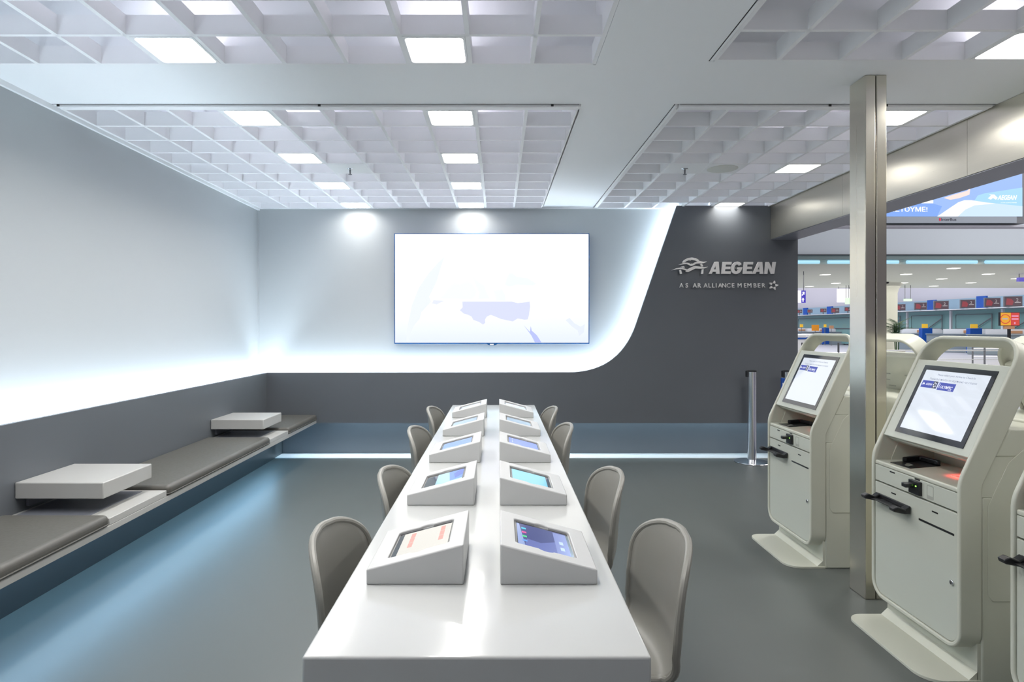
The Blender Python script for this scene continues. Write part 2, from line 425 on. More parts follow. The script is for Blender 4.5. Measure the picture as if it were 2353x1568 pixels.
MB().box(0.050, 0.064, 0.01, 0.145, 0.0, CEIL-0.001).build('seam_core', 'seam', p)

# ------------------------------------------------------------------ television
def tvp(zx, zy, y=6.912): # photo crop px -> plane
    px = 880+zx*0.22099; py = 510+zy*0.22099; k = 6.915/F
    return ((px-1146)*k, y, EYE-(py-752)*k)
tv = empty('television', (0, YB, 1.6), 0, 'large wall mounted screen showing a pale white map', 'television')
TV0 = Vector((0, YB, 1.6))
def tloc(p): return tuple(Vector(p)-TV0)
x0, _, z1 = tvp(117, 118); x1, _, z0 = tvp(2147, 1270)
M['tvframe'] = mat('tv_frame', (0.015, 0.12, 0.36), 0.2, 0.3)
MB().box(x0, x1, 6.918-YB, 6.955-YB, z0-1.6, z1-1.6).build('casing', 'tvframe', tv, bevel=0.003)
MB().box(x0+0.5, x1-0.5, 6.955-YB, -0.001, z0-1.6+0.35, z1-1.6-0.35).build('wall_mount', 'black', tv)
# display with a soft vertical tint as the picture itself
m = bpy.data.materials.new('tv_picture'); m.use_nodes = True; nt = m.node_tree; bs = nt.nodes['Principled BSDF']
bs.inputs['Base Color'].default_value = (0.02, 0.02, 0.02, 1); bs.inputs['Roughness'].default_value = 0.3
tc = nt.nodes.new('ShaderNodeTexCoord'); sp = nt.nodes.new('ShaderNodeSeparateXYZ'); mr = nt.nodes.new('ShaderNodeMapRange'); mx = nt.nodes.new('ShaderNodeMix'); mx.data_type = 'RGBA'
nt.links.new(tc.outputs['Object'], sp.inputs[0]); nt.links.new(sp.outputs['Z'], mr.inputs['Value'])
mr.inputs['From Min'].default_value = -0.28; mr.inputs['From Max'].default_value = 0.35
mx.inputs['A'].default_value = (0.82, 0.88, 1.04, 1); mx.inputs['B'].default_value = (1.15, 1.15, 1.13, 1)
nt.links.new(mr.outputs[0], mx.inputs['Factor']); nt.links.new(mx.outputs['Result'], bs.inputs['Emission Color']); bs.inputs['Emission Strength'].default_value = 0.84
M['tvpic'] = m
a = tloc(tvp(126, 126)); c = tloc(tvp(2138, 1258))
scr = MB().box(a[0], c[0], 6.9165-YB, 6.919-YB, c[2], a[2]).build('display', 'tvpic', tv, smooth=False)
def mapshape(pts, col, name='map_area', lift=0.0):
    mm = emat('map_tint', col, 1.0)
    MB().prism(pts, lambda x, y: tloc(tvp(x, y, 6.9163-lift)), lambda x, y: tloc(tvp(x, y, 6.9155-lift))).build(name, mm, scr, smooth=False)
mapshape([(240,1255),(258,1080),(300,870),(370,690),(470,540),(560,440),(640,360),(600,480),(560,620),(480,780),(500,830),(400,940),(380,1010),(320,1080),(285,1160),(272,1255)], (0.88, 0.93, 1.0))
mapshape([(590,800),(630,755),(680,690),(740,635),(800,650),(880,612),(930,650),(975,720),(960,770),(930,802)], (0.93, 0.985, 1.0))
mapshape([(935,570),(1000,630),(1055,665),(1080,740),(1110,800),(990,802),(1000,740),(960,650)], (0.92, 0.985, 1.0))
mapshape([(1150,720),(1240,700),(1270,760),(1275,822),(1180,822),(1170,780)], (0.92, 0.99, 1.0))
mapshape([(1268,655),(1285,590),(1310,535),(1345,535),(1400,575),(1500,585),(1560,620),(1592,645),(1560,665),(1400,655),(1310,675)], (0.91, 0.985, 1.0))
mapshape([(825,830),(1340,830),(1400,845),(1470,838),(1525,830),(1530,880),(1518,970),(1505,1015),(1470,1018),(1440,1012),(1400,1006),(1350,1036),(1290,1024),(1225,1010),(1160,982),(1120,968),(1080,985),(1060,1018),(1064,1050),(1040,1068),(1000,1042),(940,1020),(920,985),(880,965),(840,955),(800,920),(828,890)], (0.72, 0.76, 0.99))
mapshape([(510,850),(525,815),(640,822),(600,838),(560,860)], (0.82, 0.86, 0.98))
mapshape([(1463,1073),(1500,1115),(1527,1145),(1537,1085),(1547,1132),(1600,1180),(1648,1255),(1580,1255),(1545,1185)], (0.50, 0.56, 0.98))
mapshape([(1900,1022),(1940,1000),(1990,1055),(2055,1092),(2098,1065),(2088,1150),(2040,1188),(2025,1130),(1960,1085)], (0.82, 0.88, 0.99))
MB().prism([(1075, 1268), (1195, 1268), (1165, 1285), (1105, 1285)], lambda x, y: tloc(tvp(x, y, 6.918)), lambda x, y: tloc(tvp(x, y, 6.94))).build('badge', 'tvframe', tv)
MB().prism([(1112, 1270), (1152, 1270), (1152, 1281), (1112, 1281)], lambda x, y: tloc(tvp(x, y, 6.9165)), lambda x, y: tloc(tvp(x, y, 6.918))).build('badge_lamp', 'white_e', tv)

# ------------------------------------------------------------------ wall sign
KS = 6.815/F
def sg(zx, zy): # from sign crop, scale 0.15300
    px = 1480+zx*0.1530; py = 560+zy*0.1530
    return ((px-1146)*KS, EYE-(py-752)*KS)
YS0, YS1 = 6.815, 6.832
def signpiece(parent, polys, name, org):
    mb = MB()
    for i, pts in enumerate(polys):
        q = [sg(*p) for p in pts]; dd_ = 0.0005*(i % 4)
        mb.prism(q, lambda x, z: (x-org[0], YS0+dd_-org[1], z-org[2]), lambda x, z: (x-org[0], YS1-dd_-org[1], z-org[2]))
    # standoff pins to the panel
    cx = sum(sg(*p)[0] for p in polys[0])/len(polys[0]); cz = sum(sg(*p)[1] for p in polys[0])/len(polys[0])
    mb.box(cx-0.004-org[0], cx+0.004-org[0], YS1-0.004-org[1], YP-org[1], cz-0.004-org[2], cz+0.004-org[2])
    return mb.build(name, 'logo', parent, smooth=False, bevel=0.0012, seg=1)
og = (2.55, YP, 2.0)
s1 = empty('wall_sign', og, 0, 'raised steel airline name with wave emblem on the grey wall', 'sign')
U = 180.0
def L(x0, polys, yb=455, h=180): return [[(x0+x*U, yb-y*h) for x, y in p] for p in polys]
Apoly = [[(0,0),(.26,0),(.72,1),(.48,1)], [(.62,0),(.92,0),(.83,1),(.55,1)], [(.22,.17),(.78,.17),(.78,.38),(.34,.38)]]
Epoly = [[(0,0),(.30,0),(.42,1),(.12,1)], [(0,0),(.80,0),(.82,.22),(.03,.22)], [(.08,.40),(.78,.40),(.80,.60),(.1,.60)], [(.1,.78),(.87,.78),(.89,1),(.12,1)]]
Npoly = [[(0,0),(.27,0),(.39,1),(.12,1)], [(.58,0),(.84,0),(.99,1),(.72,1)], [(.12,1),(.40,1),(.84,0),(.56,0)]]
def Gpoly():
    n = 26
    def pt(a, rx, ry):
        x = 0.46+rx*math.cos(a); y = 0.5+ry*math.sin(a); return (x+0.13*(y-0.5), y)
    a0, a1 = math.radians(36), math.radians(335)
    outer = [pt(a0+(a1-a0)*i/n, .47, .52) for i in range(n+1)]
    inner = [pt(a0+(a1-a0)*i/n, .19, .28) for i in range(n+1)][::-1]
    inner = [p for p in inner if not (p[0] > .5 and p[1] < .38)]
    return [outer + [(.955, .55), (.50, .55), (.48, .38), (.66, .38), (.655, .30)] + inner]
for ch, x in (('A', 972), ('E', 1158), ('G', 1308), ('E', 1482), ('A', 1628), ('N', 1806)):
    pl = {'A': Apoly, 'E': Epoly, 'N': Npoly}.get(ch) or Gpoly()
    signpiece(s1, L(x, pl), 'letter', og)
arcp = [(572,285),(600,248),(655,218),(715,209),(775,220),(815,240),(838,268),(800,268),(760,252),(715,244),(670,252),(630,268),(600,290)]
w1 = [(515,320),(570,298),(620,285),(660,288),(695,303),(722,308),(770,278),(830,262),(890,275),(948,270),(900,293),(840,298),(790,300),(745,325),(705,340),(680,325),(640,306),(570,314)]
w2 = [(408,402),(480,372),(550,359),(610,375),(650,388),(700,360),(760,335),(830,345),(900,355),(962,349),(905,374),(830,379),(775,374),(720,400),(665,428),(622,424),(632,408),(595,392),(550,382),(490,386)]
for pts in (arcp, w1, w2): signpiece(s1, [pts], 'wave', og)
for pts in ([(528,398),(556,392),(572,452),(541,456)], [(838,308),(868,300),(892,342),(866,348)], [(868,388),(896,382),(890,455),(856,456)], [(556,345),(600,340),(615,360),(575,362)]):
    signpiece(s1, [pts], 'column', og)
og2 = (2.5, YP, 1.92)
s2 = empty('wall_sign', og2, 0, 'small thin steel alliance lettering with star mark below the airline name', 'sign')
def small_letters(word, xa, xb, bold):
    me = None
    for ch, xx in zip(word, [xa+(xb-xa)*i/max(1, len(word)-1) for i in range(len(word))]):
        if ch == ' ': continue
        X, Z = sg(xx, 660)
        t = text_on('letter', ch, 'logo', s2, (X-og2[0], YS0-og2[1], Z-og2[2]), (1, 0, 0), (0, 0, 1), 0.0667, extrude=0.006, offset=0.012 if bold else 0.0)
for ch, x, bold in (('A', 530, 0), ('S', 622, 1), ('A', 730, 1), ('R', 805, 1), ('A', 893, 0), ('L', 968, 0), ('L', 1022, 0), ('I', 1078, 0), ('A', 1112, 0), ('N', 1172, 0), ('C', 1240, 0), ('E', 1318, 0), ('M', 1405, 0), ('E', 1500, 0), ('M', 1552, 0), ('B', 1645, 0), ('E', 1708, 0), ('R', 1770, 0)):
    small_letters(ch, x, x, bold)
for i in range(5):
    a = math.radians(78) + i*2*PI/5
    def q(x, y):   # blade in polar frame: x outward, y sideways
        return (1947+math.cos(a)*x+math.sin(a)*y, 628-(math.sin(a)*x-math.cos(a)*y))
    signpiece(s2, [[q(74, 0), q(68, 9), q(38, 21), q(30, 17), q(28, -12), q(34, -17)]], 'star_blade', og2)

# ------------------------------------------------------------------ bench along the left wall
bn = empty('wall_bench', (-2.3, 2.2, 0), 0, 'long floating pale grey bench along the left wall, over blue light', 'bench')
bo = Vector((-2.3, 2.2, 0))
def bb(x0, x1, y0, y1, z0, z1): return MB().box(x0-bo.x, x1-bo.x, y0-bo.y, y1-bo.y, z0, z1)
bb(LG+0.001, -2.01, Y0+0.2, YP-0.002, 0.39, 0.425).build('bench_slab', 'bench', bn, bevel=0.003)
for ya, yb_ in ((3.21, 3.762), (5.455, 5.935)):
    bb(LG+0.001, -2.01, ya, yb_, 0.425, 0.462).build('raised_block', 'bench', bn, bevel=0.003)
    bb(LG+0.03, -2.14, ya+0.03, yb_-0.03, 0.462, 0.464).build('shadow_sheet', 'underside', bn)  # thin dark sheet standing in for the shadow under the side table
def cushion(y0, y1, lab):
    t = empty('bench_cushion', (-2.27, (y0+y1)/2, 0.4255), 0, lab, 'cushion', 'padded bench cushions')
    L_ = (y1-y0)/2; wx0, wx1 = LG+0.006+2.27, -2.0+2.27
    nx, ny = 10, 24; mb = MB()
    def edge_h(u, v):  # u,v in 0..1 : pillow crown
        return 0.072 + 0.010*(1-(2*u-1)**4)*(1-(2*v-1)**6)
    mb.box(wx0, wx1, -L_, L_, 0.0, 0.062)
    c_ = mb.build('pad', 'leather', t, bevel=0.026, seg=5)
    mb = MB(); pts = rrect(wx0+0.002, wx1-0.002, -L_+0.002, L_-0.002, 0.02, 5)
    mb.tube([(x, y, 0.012) for x, y in pts], 0.0045, 6, closed=True).build('piping', 'leather', t)
cushion(0.9, 3.2, 'olive grey leather cushion nearest the camera, cut by left edge')
cushion(3.77, 5.45, 'long olive grey leather cushion between the two white blocks')
cushion(5.94, 6.84, 'short olive grey leather cushion in the far corner')
for (y0, y1, lab) in ((3.285, 3.745, 'nearer thick white square side table fixed above the bench'), (5.52, 5.98, 'farther thick white square side table above the bench, by the corner')):
    t = empty('side_table', (-2.33, (y0+y1)/2, 0.54), 0, lab, 'side table', 'white side tables on the bench')
    MB().box(LG+2.33+0.001, -2.09+2.33, y0-(y0+y1)/2, y1-(y0+y1)/2, 0, 0.087).build('tabletop', 'bench', t, bevel=0.006, seg=3)
    MB().box(LG+2.33+0.001, LG+2.33+0.02, -0.15, 0.15, -0.06, 0.0).build('shadow_block', 'underside', t)  # dark block in place of the shade below the tabletop at the wall

# ------------------------------------------------------------------ table
TH = 0.74; TX0, TX1, TY0, TY1 = -0.424, 0.329, 1.337, 5.66
t = empty('long_table', ((TX0+TX1)/2, (TY0+TY1)/2, 0), 0, 'long glossy white table carrying two rows of tablet stands', 'table')
hx, hy = (TX1-TX0)/2, (TY1-TY0)/2
MB().box(-hx, hx, -hy, hy, TH-0.10, TH).build('tabletop', 'table', t, bevel=0.006, seg=4)
for s in (-1, 1):
    MB().box(-hx+0.001, hx-0.001, s*hy if s < 0 else s*hy-0.10, s*hy+0.10 if s < 0 else s*hy, 0, TH-0.1005).build('end_panel', 'table', t, bevel=0.004)

# ------------------------------------------------------------------ tablet stands and tablets
SL, SW, HH, HL = 0.325, 0.268, 0.112, 0.042
def notch_outline(x0, x1, y0, y1):
    r = 0.010; cx = (x0+x1)/2; pts = []
    def corner(cx_, cy_, a0):
        for i in range(5):
            a = a0+.5*PI*i/4; pts.append((cx_+r*math.cos(a), cy_+r*math.sin(a)))
    corner(x0+r, y0+r, PI)
    for i in range(9):
        f = i/8; x = cx-0.022+0.044*f; pts.append((x, y0-0.011*math.sin(PI*f)**0.7 if 0 < i < 8 else y0))
    corner(x1-r, y0+r, 1.5*PI); corner(x1-r, y1-r, 0)
    for i in range(9):
        f = i/8; x = cx+0.022-0.044*f; pts.append((x, y1+0.009*math.sin(PI*f)**0.7 if 0 < i < 8 else y1))
    corner(x0+r, y1-r, .5*PI)
    return pts
def radial(inner, x0, x1, y0, y1):
    cx, cy = (x0+x1)/2, (y0+y1)/2; out = []
    for x, y in inner:
        dx, dy = x-cx, y-cy
        k = min(((x1-cx)/abs(dx)) if dx else 9e9, ((y1-cy)/abs(dy)) if dy else 9e9)
        out.append((cx+dx*k, cy+dy*k))
    # snap the outline points closest to each corner onto it
    for c in ((x0, y0), (x1, y0), (x1, y1), (x0, y1)):
        i = min(range(len(out)), key=lambda j: (out[j][0]-c[0])**2+(out[j][1]-c[1])**2); out[i] = c
    return out
# local: x 0 (high, table middle) .. SW (low, towards the seat), y 0..SL, z up
def htop(x): return HH+(HL-HH)*x/SW
def make_stand(label, loc, mirror):
    t = empty('tablet_stand', loc, 0, label, 'tablet stand', 'white wedge tablet stands on the table')
    sg_ = -1 if mirror else 1
    inner = notch_outline(0.045, 0.218, 0.052, 0.273); outer = radial(inner, 0, SW, 0, SL)
    mb = MB(); top = lambda x, y: (sg_*x, y, htop(x)); rec = lambda x, y: (sg_*x, y, htop(x)-0.013)
    n = len(mb.v); k = len(inner)
    mb.v += [top(*p) for p in outer] + [top(*p) for p in inner] + [rec(*p) for p in inner] + [(sg_*x, y, 0) for x, y in outer]
    for i in range(k):
        j = (i+1) % k
        mb.f += [(i, j, k+j, k+i), (k+i, k+j, 2*k+j, 2*k+i), (j, i, 3*k+i, 3*k+j)]
    mb.f.append(tuple(range(2*k, 3*k))); mb.f.append(tuple(range(3*k, 4*k))[::-1])
    mb.build('wedge_case', 'stand', t, bevel=0.004, seg=3)
    return t
def make_tablet(label, loc, mirror, art):
    sg_ = -1 if mirror else 1
    t = empty('tablet', loc, 0, label, 'tablet', 'tablets in the white stands')
    def s(x, y, d): return (sg_*x, y, htop(x)-0.0128+d)
    r = [(0.050, 0.057), (0.213, 0.057), (0.213, 0.268), (0.050, 0.268)]
    MB().prism(r, lambda x, y: s(x, y, 0), lambda x, y: s(x, y, 0.005)).build('body', 'bezel', t, smooth=False)
    def rect(x0, x1, y0, y1, m, name, d=0.0054, par=t):
        return MB().prism([(x0, y0), (x1, y0), (x1, y1), (x0, y1)], lambda x, y: s(x, y, 0.005), lambda x, y: s(x, y, d)).build(name, m, par, smooth=False)
    def poly(pts, m, name, d, par):
        return MB().prism(pts, lambda x, y: s(x, y, 0.0052), lambda x, y: s(x, y, d)).build(name, m, par, smooth=False)
    art(rect, poly)
    return t
E = lambda c, s=1.0: emat('screen_picture', c, s*0.9, 0.12, 0.0)
def art_cream(rect, poly):
    d = rect(0.050, 0.198, 0.057, 0.256, E((0.90, 0.86, 0.78)), 'display')
    for x in (0.068, 0.160):
        for k in range(3):
            rect(x, x+0.014, 0.12+k*0.042, 0.158+k*0.042, E((0.95, 0.45, 0.38)), 'text_block', 0.0058, d)
def art_purple(rect, poly):
    d = rect(0.052, 0.205, 0.057, 0.258, E((0.05, 0.06, 0.25)), 'display')
    poly([(0.052, 0.057), (0.073, 0.057), (0.060, 0.258), (0.052, 0.258)], E((0.35, 0.45, 0.8)), 'sky_patch', 0.0056, d)
    poly([(0.07, 0.057), (0.165, 0.057), (0.165, 0.16), (0.12, 0.12), (0.08, 0.13)], E((0.14, 0.17, 0.50)), 'cloud', 0.0056, d)
    rect(0.165, 0.205, 0.057, 0.25, E((0.25, 0.30, 0.66)), 'side_bar', 0.0056, d)
    for k, c in enumerate(((0.1, 0.7, 0.9), (0.9, 0.1, 0.4), (0.1, 0.8, 0.3), (0.15, 0.4, 0.9))):
        rect(0.066, 0.080, 0.21-k*0.036, 0.224-k*0.036, E(c), 'icon', 0.0060, d)
    for k in range(2): rect(0.178, 0.190, 0.15-k*0.05, 0.175-k*0.05, E((0.6, 0.75, 1.0)), 'icon', 0.0060, d)
def art_cyanblue(rect, poly):
    d = rect(0.055, 0.165, 0.060, 0.252, E((0.45, 0.78, 1.0)), 'display')
    poly([(0.055, 0.10), (0.105, 0.09), (0.118, 0.252), (0.055, 0.252)], E((0.10, 0.28, 0.90)), 'blue_area', 0.0057, d)
    poly([(0.055, 0.16), (0.085, 0.12), (0.095, 0.2), (0.07, 0.252), (0.055, 0.252)], E((0.04, 0.12, 0.62)), 'dark_area', 0.0060, d)
def art_cyan(rect, poly): rect(0.053, 0.198, 0.057, 0.250, E((0.20, 0.66, 0.90)), 'display')
def art_blue(rect, poly):
    d = rect(0.053, 0.208, 0.057, 0.250, E((0.22, 0.38, 0.90)), 'display')
    poly([(0.053, 0.057), (0.20, 0.057), (0.208, 0.13), (0.10, 0.10)], E((0.33, 0.48, 0.95)), 'light_area', 0.0057, d)
def art_blue2(rect, poly):
    d = rect(0.053, 0.208, 0.057, 0.250, E((0.18, 0.27, 0.85)), 'display')
    for k in range(3): rect(0.07, 0.074, 0.22-k*0.05, 0.24-k*0.05, E((0.7, 0.8, 1.0)), 'text_line', 0.0058, d)
def art_grey(rect, poly): rect(0.053, 0.208, 0.057, 0.252, E((0.30, 0.42, 0.55), 0.8), 'display')
def art_dim(rect, poly): rect(0.053, 0.208, 0.057, 0.252, E((0.42, 0.44, 0.52), 0.9), 'display')
rowy = [1.71, 2.47, 3.25, 4.04, 4.86]
ordn = ['nearest the camera', 'second from the camera', 'in the middle of the row', 'second from the far end', 'at the far end of the table']
arts_l = [(art_cream, 'showing a cream page with two red text columns'), (art_cyanblue, 'showing a blue and pale cyan picture'), (art_blue, 'showing a plain blue picture'), (art_grey, 'with grey blue picture'), (art_dim, 'with dim grey picture')]
arts_r = [(art_purple, 'showing a violet sky with small app icons'), (art_cyan, 'showing plain bright cyan'), (art_blue2, 'showing deep blue picture'), (art_grey, 'with dull grey blue picture'), (art_dim, 'with dull grey picture')]
for i, y in enumerate(rowy):
    make_stand('white wedge tablet stand in the left row, %s' % ordn[i], (-0.097, y, TH), True)
    make_stand('white wedge tablet stand in the right row, %s' % ordn[i], (0.004, y, TH), False)
    make_tablet('tablet %s, left row %s' % (arts_l[i][1], ordn[i]), (-0.097, y, TH), True, arts_l[i][0])
    make_tablet('tablet %s, right row %s' % (arts_r[i][1], ordn[i]), (0.004, y, TH), False, arts_r[i][0])

# ------------------------------------------------------------------ chairs
def catmull(P, n):
    out = []; P = [Vector(p) for p in P]; Q = [2*P[0]-P[1]] + P + [2*P[-1]-P[-2]]
    segs = len(P)-1
    for i in range(n+1):
        t = i/n*segs; k = min(int(t), segs-1); u = t-k; a, b_, c_, d = Q[k:k+4]
        out.append(0.5*((2*b_)+(c_-a)*u+(2*a-5*b_+4*c_-d)*u*u+(3*b_-a-3*c_+d)*u**3))
    return out
def make_chair(label):
    t = empty('shell_chair', (0, 0, 0), 0, label, 'chair', 'shell chairs at the table')
    prof = catmull([(.145, .425), (.125, .443), (.02, .437), (-.10, .430), (-.185, .442), (-.238, .50), (-.252, .62), (-.266, .745), (-.276, .808)], 80)
    L_ = [0.0]
    for i in range(1, len(prof)): L_.append(L_[-1]+(prof[i]-prof[i-1]).length)
    T = L_[-1]
    def width(s):
        w = 0.216
        if s < 0.10: w = 0.216*(1-((0.10-s)/0.10)**2.5*0.22)
        b = (s-0.27)/0.1
        w *= 1-0.13*math.exp(-b*b)
        d = (s-(T-0.17))/0.17
        if d > 0: w = (w)*(max(0, 1-d**2.8))**(1/2.3)
        if s > 0.33: w *= 1.06
        return max(w, 0.02)
    n = 16; mb = MB(); left = []; right = []; rows = []
    for i, p in enumerate(prof):
        s = L_[i]; w = width(s); bk = max(0, min(1, (s-0.24)/0.2))
        row = []
        for k in range(n+1):
            v = -1+2*k/n; y = w*v
            q = (y/0.21)**2
            x = p.x + bk*0.06*q; z = p.y + (1-bk)*0.012*q
            row.append((x, y, z))
        rows.append(row)
    for row in rows: mb.v += row
    for i in range(len(rows)-1):
        for k in range(n):
            a = i*(n+1)+k; mb.f.append((a, a+1, a+n+2, a+n+1))
    sh = mb.build('seat_shell', 'chair', t)
    so = sh.modifiers.new('thick', 'SOLIDIFY'); so.thickness = 0.014; so.offset = 0
    rim = [r[0] for r in rows] + [rows[-1][k] for k in range(1, n)] + [r[-1] for r in rows[::-1]] + [rows[0][k] for k in range(n-1, 0, -1)]
    # even out the rim
    rp = [Vector(p) for p in rim]; cl = [rp[0]]
    for p in rp[1:]:
        if (p-cl[-1]).length > 0.010: cl.append(p)
    MB().tube(cl, 0.0115, 10, closed=True).build('rolled_rim', 'chair', t)
    for sx, sy in ((.09, .13), (.09, -.13), (-.10, .13), (-.10, -.13)):
        MB().tube([(sx, sy, .425), (sx*1.35, sy*1.25, 0.0)], [.012, .009], 8).build('leg', 'chairleg', t)
    MB().box(-.12, .11, -.14, .14, .412, .426).build('seat_frame', 'chairleg', t)
    return t
cz = [('nearest the camera', 1.975), ('second from the camera', 2.76), ('third from the camera', 3.97), ('farthest from the camera', 4.93)]
ch0 = None
for side in (1, -1):
    xs_ = [0.305, 0.262, 0.200, 0.182] if side > 0 else [-0.298, -0.246, -0.288, -0.284]
    ys_ = [1.955, 2.745, 4.06, 4.93] if side > 0 else [1.97, 2.765, 3.93, 4.92]
    for k in range(4):
        lab = 'grey shell chair on the %s side of the white table, %s' % ('right' if side > 0 else 'left', cz[k][0])
        rz = (PI+math.radians(5)) if side > 0 else -math.radians(6)
        if ch0 is None:
            ch0 = make_chair(lab); ch0.location = (xs_[k], ys_[k], 0); ch0.rotation_euler = (0, 0, rz)
        else: dup(ch0, (xs_[k], ys_[k], 0), rz, lab)

# ------------------------------------------------------------------ kiosks
KW = 0.60
SB = math.radians(25)
# front curve: s -> (u, h, theta)
CUR = []; u = 0.0; h = 0.12; s = 0.0; ds = 0.005
while s < 1.36:
    th = SB*max(0, min(1, (s-0.665)/0.07)); CUR.append((s, u, h, th)); u += math.sin(th)*ds; h += math.cos(th)*ds; s += ds
def fr(s, t=0.0):
    i = max(0, min(len(CUR)-2, int(s/ds))); a = CUR[i]; f = (s-a[0])/ds
    b_ = CUR[i+1]; th = a[3]+(b_[3]-a[3])*f if f <= 1 else a[3]
    uu = a[1]+math.sin(th)*(s-a[0]); hh = a[2]+math.cos(th)*(s-a[0])
    return (uu+math.cos(th)*t, hh-math.sin(th)*t)
def FP(t):  # (v, s) -> local xyz at depth t
    return lambda v, s: (fr(s, t)[0], v-KW/2, fr(s, t)[1])
ST = 1.350
def box_on(v0, v1, s0, s1, t0, t1): return MB().prism([(v0, s0), (v1, s0), (v1, s1), (v0, s1)], FP(t0), FP(t1))
M['kblack'] = M['black']
M['kscreen'] = emat('kiosk_screen', (0.78, 0.84, 0.93), 0.95, 0.05, 0.6)
M['kblue'] = emat('kiosk_logo_blue', (0.03, 0.06, 0.45), 0.9)
M['kdark'] = emat('kiosk_logo_dark', (0.05, 0.06, 0.10), 0.9)
M['ktext'] = emat('kiosk_text', (0.18, 0.22, 0.35), 0.9)
M['kwhite'] = emat('kiosk_white', (0.85, 0.88, 1.0), 0.95)
M['green_e'] = emat('green_led', (0.3, 1.0, 0.1), 3.0)
M['red_e'] = emat('red_window', (1.0, 0.06, 0.05), 2.0)
M['outline'] = mat('fine_outline', (0.40, 0.41, 0.36), 0.5)
def make_kiosk(label, loc, rz, back=False):
    K = empty('check_in_kiosk', loc, rz, label, 'kiosk', 'self-service kiosks')
    # ring shell with side walls and carrying loop
    def outline(ins, rt, rb):
        pts = rrect(ins, KW-ins, ins, ST-ins, 0, 8, (rb, rb, rt, rt))
        # resample the straight sides so they bend with the front
        out = []
        for i, p in enumerate(pts):
            q = pts[(i+1) % len(pts)]; out.append(p)
            if i % 9 == 8:
                m_ = 48 if abs(q[1]-p[1]) > 0.5 else 6
                for k in range(1, m_): out.append((p[0]+(q[0]-p[0])*k/m_, p[1]+(q[1]-p[1])*k/m_))
        return out
    oo, ii = outline(0, 0.125, 0.085), outline(0.019, 0.105, 0.064)
    MB().ring(oo, ii, FP(0.0), FP(0.092)).build('shell', 'kiosk', K, bevel=0.006, seg=3)
    # inner tray closing the shell behind the panels
    ins = outline(0.0262, 0.104, 0.0598)
    front_lo = [(v, min(s, 0.655)) for v, s in ins if s <= 0.66]
    # body
    side = [(0.092, 0.0), (0.45, 0.0), (0.45, 0.985), (0.435, 1.02), (0.40, 1.035), (0.27, 1.035)]
    a = fr(0.98, 0.092); b2 = fr(0.72, 0.092)
    a2 = fr(0.85, 0.088); side += [(a[0]+0.004, a[1]), a2, (0.30, a2[1]), (0.30, 0.758), (0.092, 0.758)]
    MB().prism(side, lambda x, z: (x, -KW/2+0.004, z), lambda x, z: (x, KW/2-0.004, z)).build('body', 'kiosk', K, bevel=0.008, seg=3)
    # recessed rounded service panels in both sides of the body
    for sy in (-1, 1):
        y_ = sy*(KW/2-0.004)
        pan = [(0.115, 0.36), (0.135, 0.335), (0.43, 0.335), (0.43, 0.96), (0.27, 0.96), (0.20, 0.90), (0.115, 0.72)]
        MB().prism(pan, lambda x, z: (x, y_, z), lambda x, z: (x, y_+sy*0.0025, z)).build('side_panel', 'kiosk', K, bevel=0.002)
    # head back
    top = 1.232
    hb = box_on(0.0195, KW-0.0195, 0.80, top, 0.03, 0.088).build('head_case', 'kiosk', K, bevel=0.012, seg=3)
    # screen fascia
    hp_ = box_on(0.0205, KW-0.0205, 0.806, top-0.012, 0.006, 0.031).build('screen_panel', 'kioskpanel', K, bevel=0.003)
    s0, s1 = 0.836, 1.192
    bz = box_on(0.065, 0.510, s0, s1, 0.0035, 0.007).build('bezel', 'bezel', K)
    d = box_on(0.090, 0.485, s0+0.027, s1-0.024, 0.0028, 0.0036).build('display', 'kscreen', K, smooth=False)
    if not back:
        # printed on the display: the two captions and the two airline tiles
        ux = Vector((0, -1, 0)); th = SB; uy = Vector((math.sin(th), 0, math.cos(th)))
        def on(v, s, t=0.0024): x, y, z = FP(t)(v, s); return (x, y, z)
        text_on('caption', 'Please select your Airline to Check-In', 'ktext', d, on(0.395, s1-0.048), ux, uy, 0.013, fit=0.23)
        text_on('caption', 'Παρακαλώ επιλέξτε την Αεροπορική σας εταιρεία', 'ktext', d, on(0.435, s1-0.071), ux, uy, 0.013, fit=0.29)
        box_on(0.370, 0.474, s1-0.114, s1-0.078, 0.0022, 0.0029).build('airline_tile', 'kblue', d, smooth=False)
        box_on(0.372, 0.398, s1-0.114, s1-0.078, 0.0019, 0.0024).build('airline_tile', 'kdark', d, smooth=False)
        text_on('tile_name', 'AEGEAN', 'kwhite', d, on(0.446, s1-0.101, 0.0016), ux, uy, 0.015, fit=0.044, shear=0.3, offset=0.02)
        for k in range(5):
            a = k*2*PI/5; vv, ss = 0.385+0.008*math.cos(a), s1-0.096+0.010*math.sin(a)
            box_on(vv-0.003, vv+0.003, ss-0.003, ss+0.003, 0.0014, 0.0019).build('star_mark', 'kwhite', d, smooth=False)
        MB().prism([(0.470, s1-0.102), (0.450, s1-0.098), (0.462, s1-0.088)], FP(0.0014), FP(0.0019)).build('wave_mark', 'kwhite', d, smooth=False)
        box_on(0.258, 0.362, s1-0.118, s1-0.080, 0.0022, 0.0029).build('airline_tile', 'kblue', d, smooth=False)
        text_on('tile_name', 'OLYMPIC', 'kwhite', d, on(0.347, s1-0.108, 0.0016), ux, uy, 0.019, fit=0.078, shear=0.3, offset=0.03)
        text_on('tile_name', 'AIR', 'kwhite', d, on(0.292, s1-0.116, 0.0016), ux, uy, 0.007, fit=0.022)
        for k in range(6):
            box_on(0.350+0.004*(k % 2), 0.354+0.004*(k % 2), s1-0.108+k*0.004, s1-0.105+k*0.004, 0.0014, 0.0019).build('ring_mark', 'kwhite', d, smooth=False)
